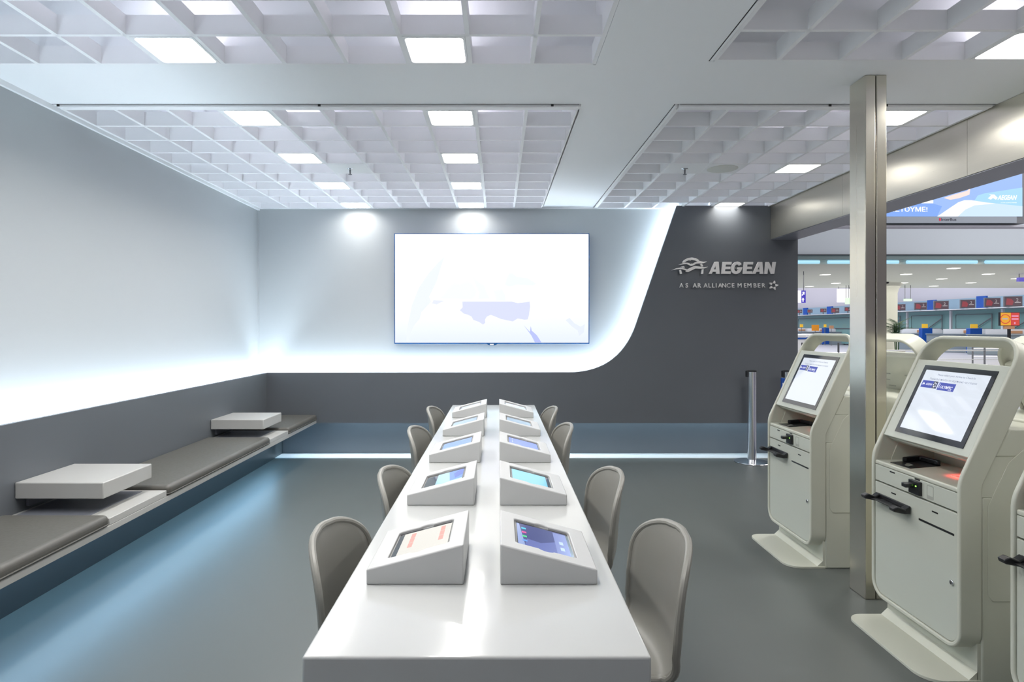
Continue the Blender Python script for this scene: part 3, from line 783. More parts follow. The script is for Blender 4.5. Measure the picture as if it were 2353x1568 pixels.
    # lower front: drawer front and door
    box_on(0.0205, KW-0.0205, 0.571, 0.6485, 0.008, 0.06).build('drawer_front', 'kioskpanel', K, bevel=0.0025)
    door = [p for p in outline(0.0278, 0.1, 0.058)]
    dp = [(v, s) for v, s in door if s < 0.57]; dp = [(0.0278, 0.578)] + [p for p in dp[0:]]
    # order: build explicitly
    r = 0.062; dd = []
    for i in range(9):
        a = PI+.5*PI*i/8; dd.append((0.0208+r+r*math.cos(a), 0.0208+r+r*math.sin(a)))
    for i in range(9):
        a = 1.5*PI+.5*PI*i/8; dd.append((KW-0.0208-r+r*math.cos(a), 0.0208+r+r*math.sin(a)))
    dd += [(KW-0.0208, 0.564), (0.0208, 0.564)]
    dr = MB().prism(dd, FP(0.008), FP(0.05)).build('door', 'kioskpanel', K, bevel=0.0025)
    cyl = MB()
    def disc(v, s, r, t0, t1, n=20): return MB().prism([(v+r*math.cos(2*PI*i/n), s+r*math.sin(2*PI*i/n)) for i in range(n)], FP(t0), FP(t1))
    lk = disc(0.052, 0.272, 0.011, 0.001, 0.009).build('lock', 'chrome', dr, bevel=0.002)
    box_on(0.051, 0.053, 0.266, 0.278, 0.0, 0.002).build('keyhole', 'black', dr)
    # back liner of the lower shell, dark gaps between the panels
    MB().prism([(v, s) for v, s in dd[:-2]] + [(KW-0.0195, 0.655), (0.0195, 0.655)], FP(0.062), FP(0.0915)).build('liner', 'kiosk', K)
    # shelf and recess
    sh_h = 0.790
    mb = MB().box(0.008, 0.299, -KW/2+0.0195, KW/2-0.0195, sh_h-0.02, sh_h)
    mb.build('shelf', 'kiosk', K, bevel=0.006, seg=3)
    # cheeks of the recess
    for sy in (-1, 1):
        ch = [(0.086, 0.757), (0.302, 0.757), (0.302, a2[1]+0.002), (a2[0], a2[1]+0.002), fr(0.79, 0.088), fr(0.70, 0.088)]
        y0_ = sy*(KW/2-0.004); MB().prism(ch, lambda x, z: (x, y0_, z), lambda x, z: (x, y0_-sy*0.020, z)).build('cheek', 'kiosk', K)
    # document reader
    q = [(0.036, 0.505-KW/2), (0.046, 0.375-KW/2), (0.228, 0.43-KW/2), (0.218, 0.555-KW/2)]
    dx, dy = 0.182, 0.055
    rd = MB().prism(q, lambda x, y: (x, y, sh_h), lambda x, y: (x, y, sh_h+0.003)).build('document_reader', 'black', K)
    hood = [(0.10, 0.515-KW/2), (0.118, 0.508-KW/2), (0.196, 0.530-KW/2), (0.214, 0.438-KW/2), (0.228, 0.43-KW/2), (0.232, 0.44-KW/2), (0.22, 0.558-KW/2), (0.20, 0.562-KW/2)]
    MB().prism(hood, lambda x, y: (x, y, sh_h+0.003), lambda x, y: (x, y, sh_h+0.026)).build('hood', 'black', rd, bevel=0.004)
    for k in range(4):
        MB().box(0.062+0.012*k, 0.066+0.012*k, 0.41-KW/2+0.008*k, 0.44-KW/2+0.012*k, sh_h+0.0031, sh_h+0.0036).build('printed_mark', 'outline', rd)
    w = MB().box(0.135, 0.215, 0.055-KW/2+0.12, 0.12-KW/2+0.12, sh_h, sh_h+0.002)
    w.build('scan_label', 'red_e' if False else 'kioskpanel', K)
    for k in range(3):
        MB().box(0.145, 0.205-0.012*k, 0.185-KW/2+0.014*k, 0.191-KW/2+0.014*k, sh_h+0.002, sh_h+0.0024).build('printed_mark', 'seam', K)
    if not back:
        l = bpy.data.lights.new('scan_lamp', 'AREA'); l.shape = 'RECTANGLE'; l.size = 0.05; l.size_y = 0.05; l.energy = 0.16; l.color = (1, 0.04, 0.03); l.spread = math.radians(75)
        lo = bpy.data.objects.new('scan_lamp', l); COL.objects.link(lo); lo.parent = K; lo.location = (0.175, 0.20-KW/2, 0.893)
    # small openings
    def hS(h_): return h_-0.12
    def dash(v, h_, wv=0.036, hh=0.006, name='slot', t=0.0068): return box_on(v-wv/2, v+wv/2, hS(h_)-hh/2, hS(h_)+hh/2, t, t+0.003).build(name, 'black', K)
    dash(0.445, 0.757); dash(0.268, 0.7655, 0.034); dash(0.435, 0.658, 0.034); dash(0.155, 0.652, 0.036); dash(0.150, 0.592, 0.215, 0.009, 'receipt_slot')
    # card reader
    cr = box_on(0.232, 0.312, hS(0.699), hS(0.760), 0.0, 0.009)
    cr = box_on(0.236, 0.310, hS(0.690) if False else hS(0.699), hS(0.760), -0.006, 0.009).build('card_reader', 'black', K, bevel=0.003)
    box_on(0.268, 0.300, hS(0.728), hS(0.748), -0.045, -0.005).build('card_guide', 'black', cr, bevel=0.004)
    box_on(0.254, 0.261, hS(0.736), hS(0.741), -0.0075, -0.0055).build('status_lamp', 'green_e', cr)
    fo = rrect(0.165, 0.205, hS(0.699), hS(0.760), 0.005, 3); fi = rrect(0.167, 0.203, hS(0.714), hS(0.755), 0.004, 3)
    MB().ring(fo, fi, FP(0.0072), FP(0.009)).build('printed_mark', 'outline', K)
    # ticket tray with two horns
    tr = box_on(0.315, 0.555, hS(0.612), hS(0.632), 0.0, 0.009).build('ticket_tray', 'black', K, bevel=0.003)
    def hornp(v, s): return None
    MB().box(-0.045, 0.003, 0.325-KW/2, 0.545-KW/2, 0.609, 0.613).build('tray_floor', 'black', tr, bevel=0.001)
    for v0, v1 in ((0.306, 0.345), (0.53, 0.565)):
        mb = MB().prism([(-0.075, 0.622), (-0.070, 0.607), (-0.02, 0.597), (0.004, 0.598), (0.004, 0.634), (-0.02, 0.618), (-0.055, 0.632)],
                        lambda x, z: (x, v0-KW/2, z), lambda x, z: (x, v1-KW/2, z))
        mb.build('tray_horn', 'black', tr, bevel=0.004)
    # plinth and floor plate
    MB().box(0.078, 0.10, -KW/2+0.01, KW/2-0.006, 0.0, 0.16).build('plinth', 'kiosk', K)
    fp = rrect(-0.135, 0.09, -KW/2+0.002, KW/2-0.004, 0.1, 8, (0.09, 0.001, 0.001, 0.075))
    MB().prism(fp, lambda x, y: (x, y, 0.0), lambda x, y: (x, y, 0.012)).build('foot_plate', 'kiosk', K, bevel=0.003)
    # ramp lip between plate and plinth
    MB().prism([(0.045, 0.012), (0.08, 0.045), (0.08, 0.012)], lambda x, z: (x, -KW/2+0.01, z), lambda x, z: (x, KW/2-0.006, z)).build('kick_fillet', 'kiosk', K)
    # vents on the back of the head
    for r_ in range(4):
        for c_ in range(2):
            v = 0.19+c_*0.22-(0.03 if r_ % 2 else 0)
            box_on(v-0.035, v+0.035, 1.09-r_*0.045, 1.096-r_*0.045, 0.087, 0.0905).build('vent', 'outline', K)
    return K
XF = 1.87
make_kiosk('cream self-service kiosk left of the steel post, before the sign wall', (XF, 4.025, 0), 0)
make_kiosk('cream self-service kiosk right of the steel post, its whole screen facing the table', (XF, 2.82, 0), 0)
make_kiosk('nearest cream kiosk, only its edge at the lower right of photo', (XF, 1.975, 0), 0)
make_kiosk('cream kiosk seen from behind just right of the steel post', (XF+0.98, 4.06, 0), PI, back=True)
make_kiosk('cream kiosk facing the hall behind the kiosk with the whole screen', (XF+0.98, 2.86, 0), PI, back=True)

# ------------------------------------------------------------------ barrier posts by the grey wall
def barrier(x, y, r, lab):
    t = empty('barrier_post', (x, y, 0), 0, lab, 'barrier post', 'chrome queue barrier posts')
    MB().lathe((0, 0), [(0.182 if r > .045 else .165, 0.0), (0.185 if r > .045 else .168, 0.006), (0.180 if r > .045 else .163, 0.012), (0.12, 0.024), (0.07, 0.030), (0.052, 0.034)][::1], 48).build('base', 'chrome', t)
    MB().lathe((0, 0), [(r, 0.03), (r, 0.972)], 32).build('pole', 'chrome', t)
    MB().lathe((0, 0), [(r*0.99, 0.970), (r*1.03, 0.972), (r*1.03, 0.984), (r*0.9, 0.986)], 32).build('cap', 'black', t)
    MB().box(-r-0.016, -r*0.6, -0.02, 0.02, 0.915, 0.982).build('belt_clip', 'black', t, bevel=0.003)
    return t
barrier(2.715, 6.665, 0.047, 'satin chrome barrier post in full view in front of the grey wall')
barrier(3.095, 6.665, 0.041, 'chrome barrier post half hidden behind the kiosk, next to blue sign')
t = empty('blue_sign_strip', (2.963, 6.47, 0), 0, 'narrow upright blue sign strip beside the half hidden barrier post', 'sign')
MB().box(-0.022, 0.008, -0.02, 0.015, 0.0, 0.92).build('strip_panel', 'blue', t, bevel=0.004)
MB().box(-0.018, 0.004, -0.022, -0.02, 0.84, 0.87).build('emblem', 'hwhite', t)
for k in range(5): MB().box(-0.011, -0.003, -0.022, -0.02, 0.80-k*0.028, 0.815-k*0.028).build('letter_mark', 'hwhite', t)

# ------------------------------------------------------------------ the terminal hall
struct(MB().box(-22, 62, -22, 72, -0.12, -0.062), 'floor_hall', 'hfloor')
struct(MB().box(3.6, 62, -22, 7.3, -0.06, -0.001), 'floor_hall_side', 'hfloor')
struct(MB().box(-22, 62, 7.3, 72, -0.06, -0.001), 'floor_hall_far', 'hfloor')
struct(MB().box(-22, 62, -22, 72, 9.0, 9.2), 'ceiling_hall', 'hwall')
struct(MB().box(-22, 62, 72, 72.3, 0, 9), 'wall_far', 'hwall')
struct(MB().box(62, 62.3, -22, 72, 0, 9), 'wall_right', 'hwall')
struct(MB().box(-22.3, -22, -22, 72, 0, 9), 'wall_hall_left', 'hwall')
struct(MB().box(-22, 62, -22.3, -22, 0, 9), 'wall_near', 'hwall')
def HP(px, py, z): return ((px-1146)*z/F, z, EYE-(py-752)*z/F)
# low soffit with bulkhead, cyan tube line
SOF = EYE+1.89
struct(MB().box(5.0, 40, 18.7, 30.0, SOF, SOF+0.2), 'ceiling_soffit', 'hsoffit')
struct(MB().box(5.0, 40, 18.6, 18.7, 3.62, 9.0), 'wall_bulkhead', 'bulk')
struct(MB().box(5.0, 40, 18.55, 18.62, 3.47, 3.60), 'trim_9', 'tealgrey')
struct(MB().box(5.0, 40, 18.50, 18.60, 3.60, 3.625), 'trim_10', 'monframe')
for i, px in enumerate((1735, 1808, 1895, 2077, 2258, 2440)):
    if i < 1: continue
    a = HP(px+10, 600, 18.5)[0]; b = HP((1895, 1895, 2077, 2258, 2440, 2620)[i]-10 if i > 1 else 1885, 600, 18.5)[0]
    if b <= a: continue
    o = MB().tube([(a, 18.56, 3.395), (b, 18.56, 3.395)], 0.05, 10).build('light_tube', 'cyan_e')
    tag(o, ['', 'first glowing cyan tube at the left, beside the grey wall end', 'glowing cyan tube running behind the steel post', 'long glowing cyan tube right of the post', 'glowing cyan tube at the right edge of photo', 'glowing cyan tube beyond right edge'][i], 'tube light', 'cyan tubes under the hall bulkhead')
Z = lambda zx, zy: (1820+zx*0.22652, 560+zy*0.22652)
dl = [(335,315),(445,402),(177,434),(1157,311),(1518,357),(1127,398),(1640,250),(1992,308),(2280,355),(1815,397),(1437,430)]
dll = ['above the blue arrow sign, larger', 'close to the steel post on its left, small', 'nearest the grey wall end, small', 'right of cream column, bright', 'in middle of hall soffit', 'just right of cream column, small', 'nearest the cyan tubes', 'large one on the right of hall soffit', 'by the right edge of photo', 'small far one on the right', 'small far one above the green exit sign']
for (zx, zy), nm in zip(dl, dll):
    px, py = Z(zx, zy); z = 1.89*F/(752-py); x = (px-1146)*z/F
    o = MB().box(-0.14, 0.14, -0.12, 0.12, -0.015, -0.001).build('downlight', 'down_e', loc=(x, z, SOF))
    tag(o, 'white rectangular downlight '+nm, 'downlight', 'downlights in the hall soffit')
# cream column
o = MB().lathe((16.75, 27), [(0.49, 0.0), (0.49, 2.9), (0.54, 3.1), (0.70, SOF-0.002)], 36).build('hall_column', 'cream'); tag(o, 'round cream column rising right behind the steel post', 'column')
o = MB().lathe((0, 0), [(0.03, -0.09), (0.09, -0.07), (0.11, -0.02), (0.11, 0.0)], 20).build('dome_camera', 'black', loc=(HP(2036, 650, 26)[0], 26, SOF-0.0005)); tag(o, 'small black dome camera on the hall column', 'camera')
# check-in row on X = 27.5 running away along the hall
XR = 27.5
def rowz(px): return XR*F/(px-1146)
wallr = struct(MB().box(28.6, 28.8, 28, 71, 0.0, 9.0), 'wall_check_in', 'hwall')
o = MB().box(XR+0.6, XR+0.9, 30, 66, 2.55, 3.18).build('monitor_fascia', 'bluegrey'); tag(o, 'long blue grey fascia behind the row of check-in monitors', 'fascia')
o = MB().box(XR-0.50, XR+0.47, 30, 66, 2.48, 2.52).build('partition_rail', 'hwhite'); tag(o, 'white rail along top of the glass partition', 'rail')
for k, (za, zb) in enumerate(((0, 1110), (1110, 1545), (1545, 2065), (2065, 2500))):
    y1_, y0_ = rowz(1820+za*0.22652), rowz(1820+zb*0.22652)
    lab = ['long pale teal glass panel of far counters on the left', 'pale teal glass panel behind the palm', 'pale teal glass panel in the middle', 'pale teal glass panel behind the advertising screen'][k]
    t = empty('glass_partition', (XR+0.45, (y0_+y1_)/2, 0), 0, lab, 'glass partition', 'glass partitions behind the counters')
    hl = (y1_-y0_)/2
    MB().box(-0.01, 0.01, -hl+0.08, hl-0.08, 0.1, 2.46).build('pane', 'glass', t)
    MB().box(-0.05, 0.05, -hl, -hl+0.14, 0.0, 2.46).build('partition_post', 'hwhite', t)
    MB().box(-0.03, 0.03, -hl+0.14, hl, 1.30, 1.34).build('mid_rail', 'monframe', t)
    MB().tube([(-0.1, -hl+0.7, 2.2), (-0.1, -hl+0.7, 1.35)], 0.03, 6).build('frame_bar', 'monframe', t)
    MB().tube([(-0.1, -hl+0.7, 2.0), (-0.1, -hl+1.9, 1.4)], 0.03, 6).build('frame_bar', 'monframe', t)
    MB().tube([(-0.1, hl-0.5, 2.2), (-0.1, hl-0.5, 1.35), (-0.1, -hl+0.7, 1.35), (-0.1, -hl+0.7, 2.2)], 0.02, 6, closed=True).build('frame_loop', 'monframe', t)
mons = [(75,688,50,'leftmost monitor of the far group'), (182,685,46,'second monitor of the far group, right of a blue panel'), (317,678,56,'third monitor of far group'), (437,678,72,'fourth monitor of the far group, right of blue panel'), (567,665,60,'monitor of far group touching the steel post'),
        (1096,647,92,'monitor just right of the cream column'), (1303,635,106,'second monitor right of cream column'), (1512,625,126,'monitor right of the first blue fascia panel'), (1780,612,124,'monitor in the middle, left of second blue fascia panel'), (2030,598,132,'monitor right of second blue fascia panel'), (2240,588,148,'largest monitor, above the yellow and red screen')]
M['skin'] = mat('dull_pink', (0.6, 0.33, 0.28), 0.6)
for zx, zy, wz, nm in mons:
    px, py = Z(zx, zy); z = rowz(px)-0.4; x, y, h_ = HP(px, py, z)
    t = empty('check_in_monitor', (x, y, h_), math.radians(-22), 'dark screen with red picture, '+nm, 'monitor', 'monitors above the check-in counters')
    w = wz*0.22652*z/F/2*1.03; hh = w*0.70
    MB().box(-w, w, -0.05, 0.08, -hh, hh).build('casing', 'monframe', t, bevel=0.01)
    d = MB().box(-w*0.91, w*0.91, -0.06, -0.05, -hh*0.86, hh*0.86).build('display', 'mondark', t)
    MB().prism([(-w*.8, -hh*.6), (-w*.1, -hh*.7), (w*.05, 0), (-w*.2, hh*.5), (-w*.7, hh*.6)], lambda a_, b_: (a_, -0.062, b_), lambda a_, b_: (a_, -0.06, b_)).build('red_picture', 'monred', d)
    text_on('gate_number', '2', 'montext', d, (w*.3, -0.064, hh*0.0), (1, 0, 0), (0, 0, 1), hh*0.85)
    MB().box(w*.15, w*.8, -0.064, -0.062, -hh*.25, -hh*.12).build('text_line', 'montext', d)
    MB().tube([(0, 0.04, 0), (0, 0.04, 2.515-h_)], 0.05, 8).build('arm', 'monframe', t)
for za, zb, ha, hb_, nm in ((1370,1450,2.55,3.2,'between the second and third monitors right of the column'), (1868,1965,2.5,3.25,'between the two monitors nearest the right edge'), (112,150,2.55,3.2,'beside the leftmost far monitor'), (352,402,2.5,3.2,'between far monitors close to the steel post')):
    y1_, y0_ = rowz(Z(za, 0)[0])*(XR+.48)/XR, rowz(Z(zb, 0)[0])*(XR+.48)/XR
    o = MB().box(XR+0.48, XR+0.598, y0_, y1_, ha, hb_).build('fascia_panel', 'blue'); tag(o, 'royal blue fascia panel '+nm, 'panel', 'blue panels in the monitor fascia')
# counters with blue fronts, yellow signs
def counter(zx, nm, big=1.0):
    px, _ = Z(zx, 0); z = rowz(px)-0.9; x = (px-1146)*z/F
    t = empty('check_in_counter', (x, z, 0), math.radians(-35), 'grey check-in counter with pale back shelf '+nm, 'counter', 'check-in counters')
    MB().box(-2.3, 1.3, 0.0, 0.5, 0, 1.02).build('counter_body', 'hcounter', t, bevel=0.02)
    MB().box(-2.35, 1.35, -0.06, 0.55, 1.02, 1.07).build('counter_top', 'hcounter', t)
    MB().box(-1.5, 0.8, 0.7, 0.9, 0.6, 1.34).build('back_shelf', 'hwhite', t)
    MB().box(-0.55, 0.0, 0.66, 0.70, 1.12, 1.26).build('orange_label', 'tan', t)
counter(1372, 'behind the palm'); counter(1868, 'in the middle, left of the advertising screen'); counter(2353, 'at right edge of the photo', 1)
counter(345, 'far on the left of the steel post'); counter(120, 'farthest, beside the grey wall end')
for zx, wz, z0z, z1z, nm in ((1372, 107, 858, 1040, 'in front of the counter right of the palm'), (1868, 125, 860, 1070, 'in front of the middle counter'), (349, 58, 855, 990, 'left of the steel post')):
    px, py = Z(zx, z0z); z = rowz(px)-1.6; x = (px-1146)*z/F; w = wz*0.22652*z/F/2
    t = empty('blue_stand', (x, z, 0), 0, 'royal blue upright stand '+nm, 'stand', 'blue stands at the counters')
    MB().box(-w, w, 0, 0.3, 0.0, EYE-(py-752)*z/F).build('stand_panel', 'blue', t, bevel=0.02)
    MB().box(-w, w, -0.04, 0.4, 0, 0.06).build('foot', 'hcounter', t)
for zx, zy, wz, hz, m_, nm in ((1354, 834, 58, 42, 'yellow', 'small yellow card on the blue stand right of the palm'), (1855, 834, 72, 42, 'yellow', 'small yellow card above the middle blue stand'), (97, 834, 32, 30, 'yellow', 'tiny yellow card farthest left'), (237, 855, 74, 60, 'orange', 'orange board left of the steel post'), (336, 834, 26, 28, 'yellow', 'tiny yellow card above far blue stand'), (400, 848, 46, 32, 'tan', 'small orange white board close to the steel post')):
    px, py = Z(zx, zy); on_stand = 'stand' in nm and 'above far' not in nm
    z = rowz(px)-(1.6 if on_stand else 2.9); x, y, h_ = HP(px, py, z); w = wz*0.22652*z/F/2; hh = hz*0.22652*z/F/2
    if on_stand:
        spx, spy = Z(1372 if zx < 1500 else 1868, 858 if zx < 1500 else 860); z = rowz(spx)-1.6; x = HP(px, py, z)[0]; base = EYE-(spy-752)*z/F
    else: base = h_-hh
    t = empty('counter_card', (x, z+(0.05 if on_stand else 0), base), 0, nm, 'sign', 'yellow and orange cards at the counters')
    MB().box(-w, w, 0, 0.03, 0.001, 2*hh).build('card', m_, t)
    if not on_stand: MB().box(-0.02, 0.02, 0.03, 0.06, -base, 2*hh*0.6).build('card_pole', 'monframe', t)
# advertising screen
px, py = Z(2211, 766); z = rowz(px)-2.2; x, y, h_ = HP(px, py, z); w = 197*0.22652*z/F/2; hh = 137*0.22652*z/F/2
t = empty('advertising_screen', (x, y, 0), 0, 'lit advertising screen, half yellow half red, in front of the counters', 'screen')
MB().box(-w, w, 0, 0.12, h_-hh, h_+hh).build('casing', 'black', t)
d = MB().box(-w*.96, 0.03, -0.01, 0.0, h_-hh*.94, h_+hh*.94).build('yellow_half', 'ad_yellow', t)
d2 = MB().box(0.03, w*.96, -0.01, 0.0, h_-hh*.94, h_+hh*.94).build('red_half', 'ad_red', t)
MB().ring([(-w*.5+.26*math.cos(a*PI/12), .24*math.sin(a*PI/12)) for a in range(24)], [(-w*.5+.22*math.cos(a*PI/12), .20*math.sin(a*PI/12)) for a in range(24)], lambda a_, b_: (a_, -0.014, h_+b_), lambda a_, b_: (a_, -0.01, h_+b_)).build('ring_mark', 'ad_red', d)
MB().box(-w*.8, -w*.25, -0.016, -0.011, h_-0.02, h_+0.05).build('text_line', 'montext', d)
for k in (0.42, 0.0): MB().box(w*.15, w*.85, -0.014, -0.01, h_+hh*k-0.03, h_+hh*k+0.04).build('text_line', 'ad_pink', d2)
MB().box(w*.4, w*.55, -0.014, -0.01, h_-hh*.75, h_-hh*.45).build('purple_mark', 'ad_pink', d2)
MB().box(-0.25, 0.25, 0.02, 0.1, h_-hh-0.16, h_-hh).build('neck', 'tan', t); MB().box(-0.06, 0.06, 0.02, 0.1, 0, h_-hh-0.16).build('pole', 'black', t); MB().box(-0.4, 0.4, -0.2, 0.3, 0, 0.05).build('foot', 'black', t)
# barriers far in the hall (rails seen through the kiosk handles)
for k, (xx, yy, ln, nm) in enumerate(((13.2, 22, 6, 'low steel rail on the hall floor before the middle blue stand'), (18.3, 24, 4.5, 'low steel rail on the hall floor at the right'), (8.6, 20, 3.5, 'low steel rail seen through the kiosk handle left of the post'))):
    t = empty('queue_rail', (xx, yy, 0), 0, nm, 'rail', 'queue rails in the hall')
    MB().tube([(0, 0, 0.62), (ln, 0, 0.62)], 0.025, 8).build('top_bar', 'chrome', t)
    for j in range(4): MB().tube([(ln*j/3, 0, 0), (ln*j/3, 0, 0.95)], 0.03, 8).build('upright', 'monframe', t)
    MB().tube([(0, 0, 0.3), (ln, 0, 0.3)], 0.015, 8).build('low_bar', 'chrome', t)
# white and blue seats at the left
for k in range(3):
    px = 1838+k*9; z = 23+0.9*k; x = (px-1146)*z/F
    t = empty('waiting_seat', (x, z, 0), 0, ['white waiting seat with blue trim beside the grey wall end', 'white waiting seat with blue trim, middle of three', 'white waiting seat with blue trim, right of three above kiosk handle'][k], 'seat', 'white seats in the hall')
    MB().box(-0.25, 0.25, 0, 0.06, 0.42, 1.18).build('backrest', 'hwhite', t, bevel=0.03)
    MB().box(-0.25, 0.25, -0.45, 0.0, 0.42, 0.48).build('seat', 'hwhite', t, bevel=0.02)
    MB().box(-0.27, 0.27, -0.02, 0.0, 1.0, 1.06).build('blue_trim', 'blue', t)
    for a_, b_ in ((-.22, 0.03), (.22, 0.03), (-.22, -.42), (.22, -.42)): MB().tube([(a_, b_, 0), (a_, b_, 0.42)], 0.018, 6).build('leg', 'monframe', t)
# palm
px = 2061; z = 25.5; x = (px-1146)*z/F
t = empty('potted_palm', (x, z, 0), 0, 'bushy green potted palm right of the cream column', 'plant')
MB().lathe((0, 0), [(0.22, 0), (0.30, 0.5), (0.32, 0.52)], 20).build('pot', 'pot', t)
tr = MB()
for k in range(5):
    a = k*1.3; tr.tube([(0.06*math.cos(a), 0.06*math.sin(a), 0.5), (0.1*math.cos(a), 0.1*math.sin(a), 1.6)], 0.02, 6)
tr.build('stems', 'leaf', t)
for k in range(34):
    a = random.uniform(0, 2*PI); el = random.uniform(0.15, 1.35); ln = random.uniform(0.40, 0.66); h0 = random.uniform(0.85, 1.62)
    mb = MB(); pp = []
    for i in range(7):
        f = i/6; r_ = ln*f*math.cos(el*(1-0.35*f)); zz = h0+ln*f*math.sin(el)-0.30*f*f*ln; pp.append(Vector((r_*math.cos(a), r_*math.sin(a), zz)))
    sd = Vector((-math.sin(a), math.cos(a), 0))
    for i in range(1, 7):
        base = pp[i-1]; fw = (pp[i]-pp[i-1]).normalized()
        for sgn in (-1, 1):
            tip = base + sd*sgn*0.20*(1-0.4*i/7) + fw*0.12 - Vector((0, 0, 0.05))
            mb.face([base, base+fw*0.03, tip])
            mb.face([base+fw*0.05, base+fw*0.08, tip+fw*0.07])
    mb.tube(pp, 0.006, 4)
    mb.build('frond', 'leaf', t, smooth=False)
# hanging signs
def hung(px0, px1, py0, py1, z, name, m_, lab, cat):
    x0, _, z1 = HP(px0, py0, z); x1, _, z0 = HP(px1, py1, z)
    t = empty(name, ((x0+x1)/2, z, z0), 0, lab, cat)
    MB().box(x0-(x0+x1)/2, x1-(x0+x1)/2, 0, 0.12, 0, z1-z0).build('sign_box', m_, t)
    for s_ in (-0.4, 0.4): MB().tube([((x1-x0)*s_, 0.06, z1-z0), ((x1-x0)*s_, 0.06, SOF-z0 if z > 18.7 and z < 30 else 5.0)], 0.012, 6).build('hanger', 'monframe', t)
    return t, x1-x0, z1-z0
t, w, h_ = hung(1822, 1851.5, 668, 696, 21, 'direction_sign', 'bluesign_e', 'hanging blue direction sign with white arrows beside the grey wall end', 'sign')
MB().box(-w/2, w*0.14, -0.01, 0.0, 0, h_).build('white_field', 'whitesign_e', t)
MB().prism([(.24, .08), (.32, .08), (.32, .26), (.38, .26), (.28, .42), (.18, .26), (.24, .26)], lambda a_, b_: (w*a_, -0.012, h_*b_), lambda a_, b_: (w*a_, -0.0, h_*b_)).build('arrow', 'white_e', t)
MB().prism([(.18, .62), (.23, .57), (.33, .74), (.33, .66), (.38, .66), (.40, .90), (.24, .90), (.22, .84), (.29, .82)], lambda a_, b_: (w*a_, -0.012, h_*b_), lambda a_, b_: (w*a_, -0.0, h_*b_)).build('arrow', 'white_e', t)
hung(2080, 2096, 687, 692, 28, 'exit_sign', 'exit_e', 'small green lit exit sign right of the cream column', 'sign')
hung(1945, 1953, 685, 699, 28, 'exit_sign', 'exit_e', 'small green lit exit sign touching the steel post on its left', 'sign')
hung(1926, 1956, 664, 695, 29, 'white_board', 'whitesign_e', 'white lit board high on the hall wall left of the steel post', 'sign')
hung(2342, 2372, 638, 647, 22, 'blue_board', 'bluesign_e', 'small dark blue hanging board at the right edge of photo', 'sign')

# billboard
zb = 14.0
def BP(zx, zy, y): # billboard crop scale 0.1914
    px = 2020+zx*0.19138; py = 340+zy*0.19138; return ((px-1146)*zb/F, y, EYE-(py-752)*zb/F)
bx0, bx1 = 7.75, BP(1725, 0, 0)[0]; bz0 = BP(0, 820, 0)[2]; bz1 = bz0+2.1
bo_ = Vector((9.8, zb, bz0))
B = empty('billboard', tuple(bo_), 0, 'wide backlit blue airline billboard with white waves high in the hall', 'billboard')
MB().box(bx0-bo_.x, bx1-bo_.x+0.08, 0.02, 0.3, -0.16, 2.2).build('casing', 'monframe', B)
MB().box(bx0-bo_.x, BP(1640, 0, 0)[0]-bo_.x, -0.03, 0.02, BP(0, 905, 0)[2]-bz0, BP(0, 828, 0)[2]-bz0).build('lower_frame', mat('billboard_frame', (0.30, 0.34, 0.40), 0.4), B)
o = MB().box(5.5, 30, zb+0.05, zb+0.35, BP(0, 945, 0)[2], BP(0, 925, 0)[2]).build('ledge', mat('ledge_paint', (0.5, 0.5, 0.57), 0.5)); tag(o, 'long thin pale ledge under the billboard', 'ledge')
def BL(pts, col, name, lift, parent, s_=1.0):
    mm = emat('billboard_print', col, s_)
    return MB().prism(pts, lambda a_, b_: tuple(Vector(BP(a_, b_, zb+0.018-lift))-bo_), lambda a_, b_: tuple(Vector(BP(a_, b_, zb+0.0185))-bo_)).build(name, mm, parent, smooth=False)
bd = BL([(-480, 822), (1725, 822), (1725, -250), (-480, -250)], (0.36, 0.54, 0.96), 'lit_face', 0.004, B)
BL([(-480, 822), (700, 822), (760, 700), (500, 620), (-480, 620)], (0.24, 0.43, 0.95), 'blue_shade', 0.006, bd)
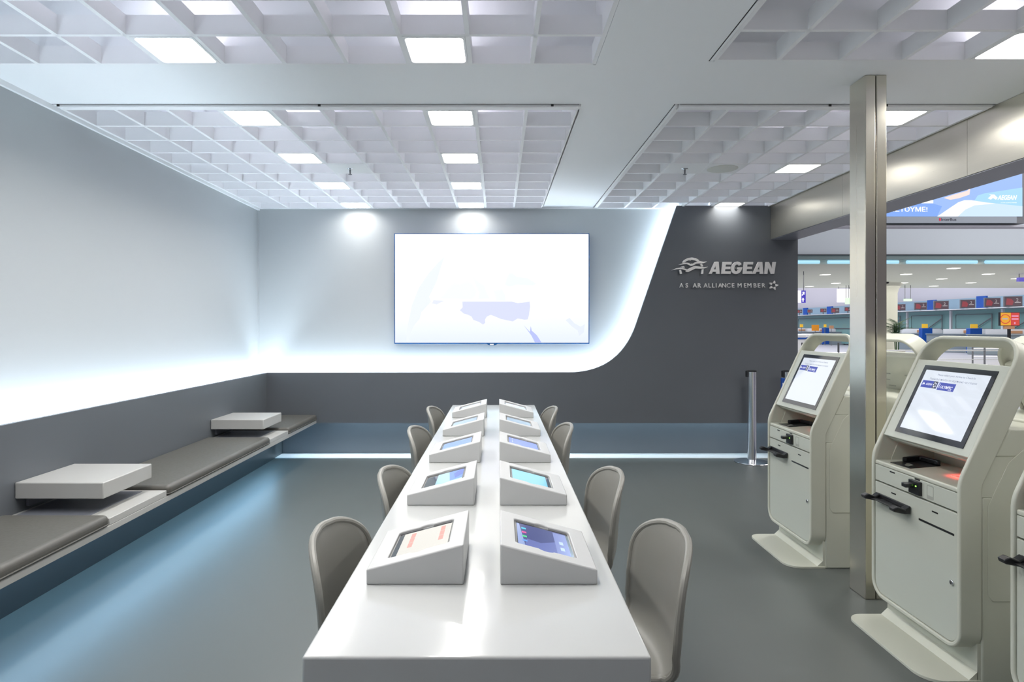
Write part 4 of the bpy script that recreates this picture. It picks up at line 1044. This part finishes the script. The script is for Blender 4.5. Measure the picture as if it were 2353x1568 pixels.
BL([(780, 600), (900, 560), (1060, 515), (1100, 480), (1090, 560), (960, 605), (860, 622)], (1.0, 0.80, 0.75), 'pink_cloud', 0.008, bd)
BL([(1145, 640), (1190, 570), (1270, 545), (1725, 475), (1725, 720), (1400, 690)], (0.42, 0.74, 0.99), 'cyan_wave', 0.008, bd)
BL([(705, 822), (840, 730), (960, 650), (1030, 627), (1110, 627), (1300, 655), (1725, 700), (1725, 822)], (0.66, 0.84, 1.0), 'pale_wave', 0.010, bd)
BL([(705, 822), (840, 730), (960, 650), (1030, 627), (1110, 627), (1280, 655), (1400, 668), (1150, 690), (1040, 740), (950, 822)], (1.02, 1.02, 1.05), 'white_wave', 0.012, bd)
a = Vector(BP(1420, 622, zb))-bo_
text_on('airline_name', 'AEGEAN', 'white_e', bd, (a.x, -0.004, a.z), (1, 0, 0), (0, 0, 1), 0.14, fit=0.44, shear=0.3, offset=0.03)
BL([(1310, 605), (1350, 570), (1325, 560), (1385, 560), (1425, 600), (1405, 620), (1370, 600), (1345, 620)], (1.1, 1.1, 1.1), 'wave_emblem', 0.016, bd)
a = Vector(BP(1460, 664, zb))-bo_
text_on('airline_name', 'A STAR ALLIANCE MEMBER', 'white_e', bd, (a.x, -0.004, a.z), (1, 0, 0), (0, 0, 1), 0.03, fit=0.36)
a = Vector(BP(-120, 765, zb))-bo_
text_on('greeting', 'ΕΥΧΑΡΙΣΤΟΥΜΕ!', 'white_e', bd, (a.x, -0.004, a.z), (1, 0, 0), (0, 0, 1), 0.142, fit=(700*0.19138)*zb/F, offset=0.02)
a = Vector(BP(590, 660, zb))-bo_
MB().box(a.x-0.9, a.x+0.11, -0.004, 0.003, a.z-0.01, a.z+0.06).build('greeting_bar', 'white_e', bd)
a = Vector(BP(735, 878, zb))-bo_
text_on('maker_name', 'InterBus', mat('dark_print', (0.06, 0.06, 0.09), 0.5), B, (a.x, -0.032, a.z), (1, 0, 0), (0, 0, 1), 0.085, fit=0.34, offset=0.02)
MB().box(a.x-0.05, a.x-0.01, -0.033, -0.031, a.z, a.z+0.06).build('red_mark', mat('red_print', (0.7, 0.02, 0.08), 0.5), B)
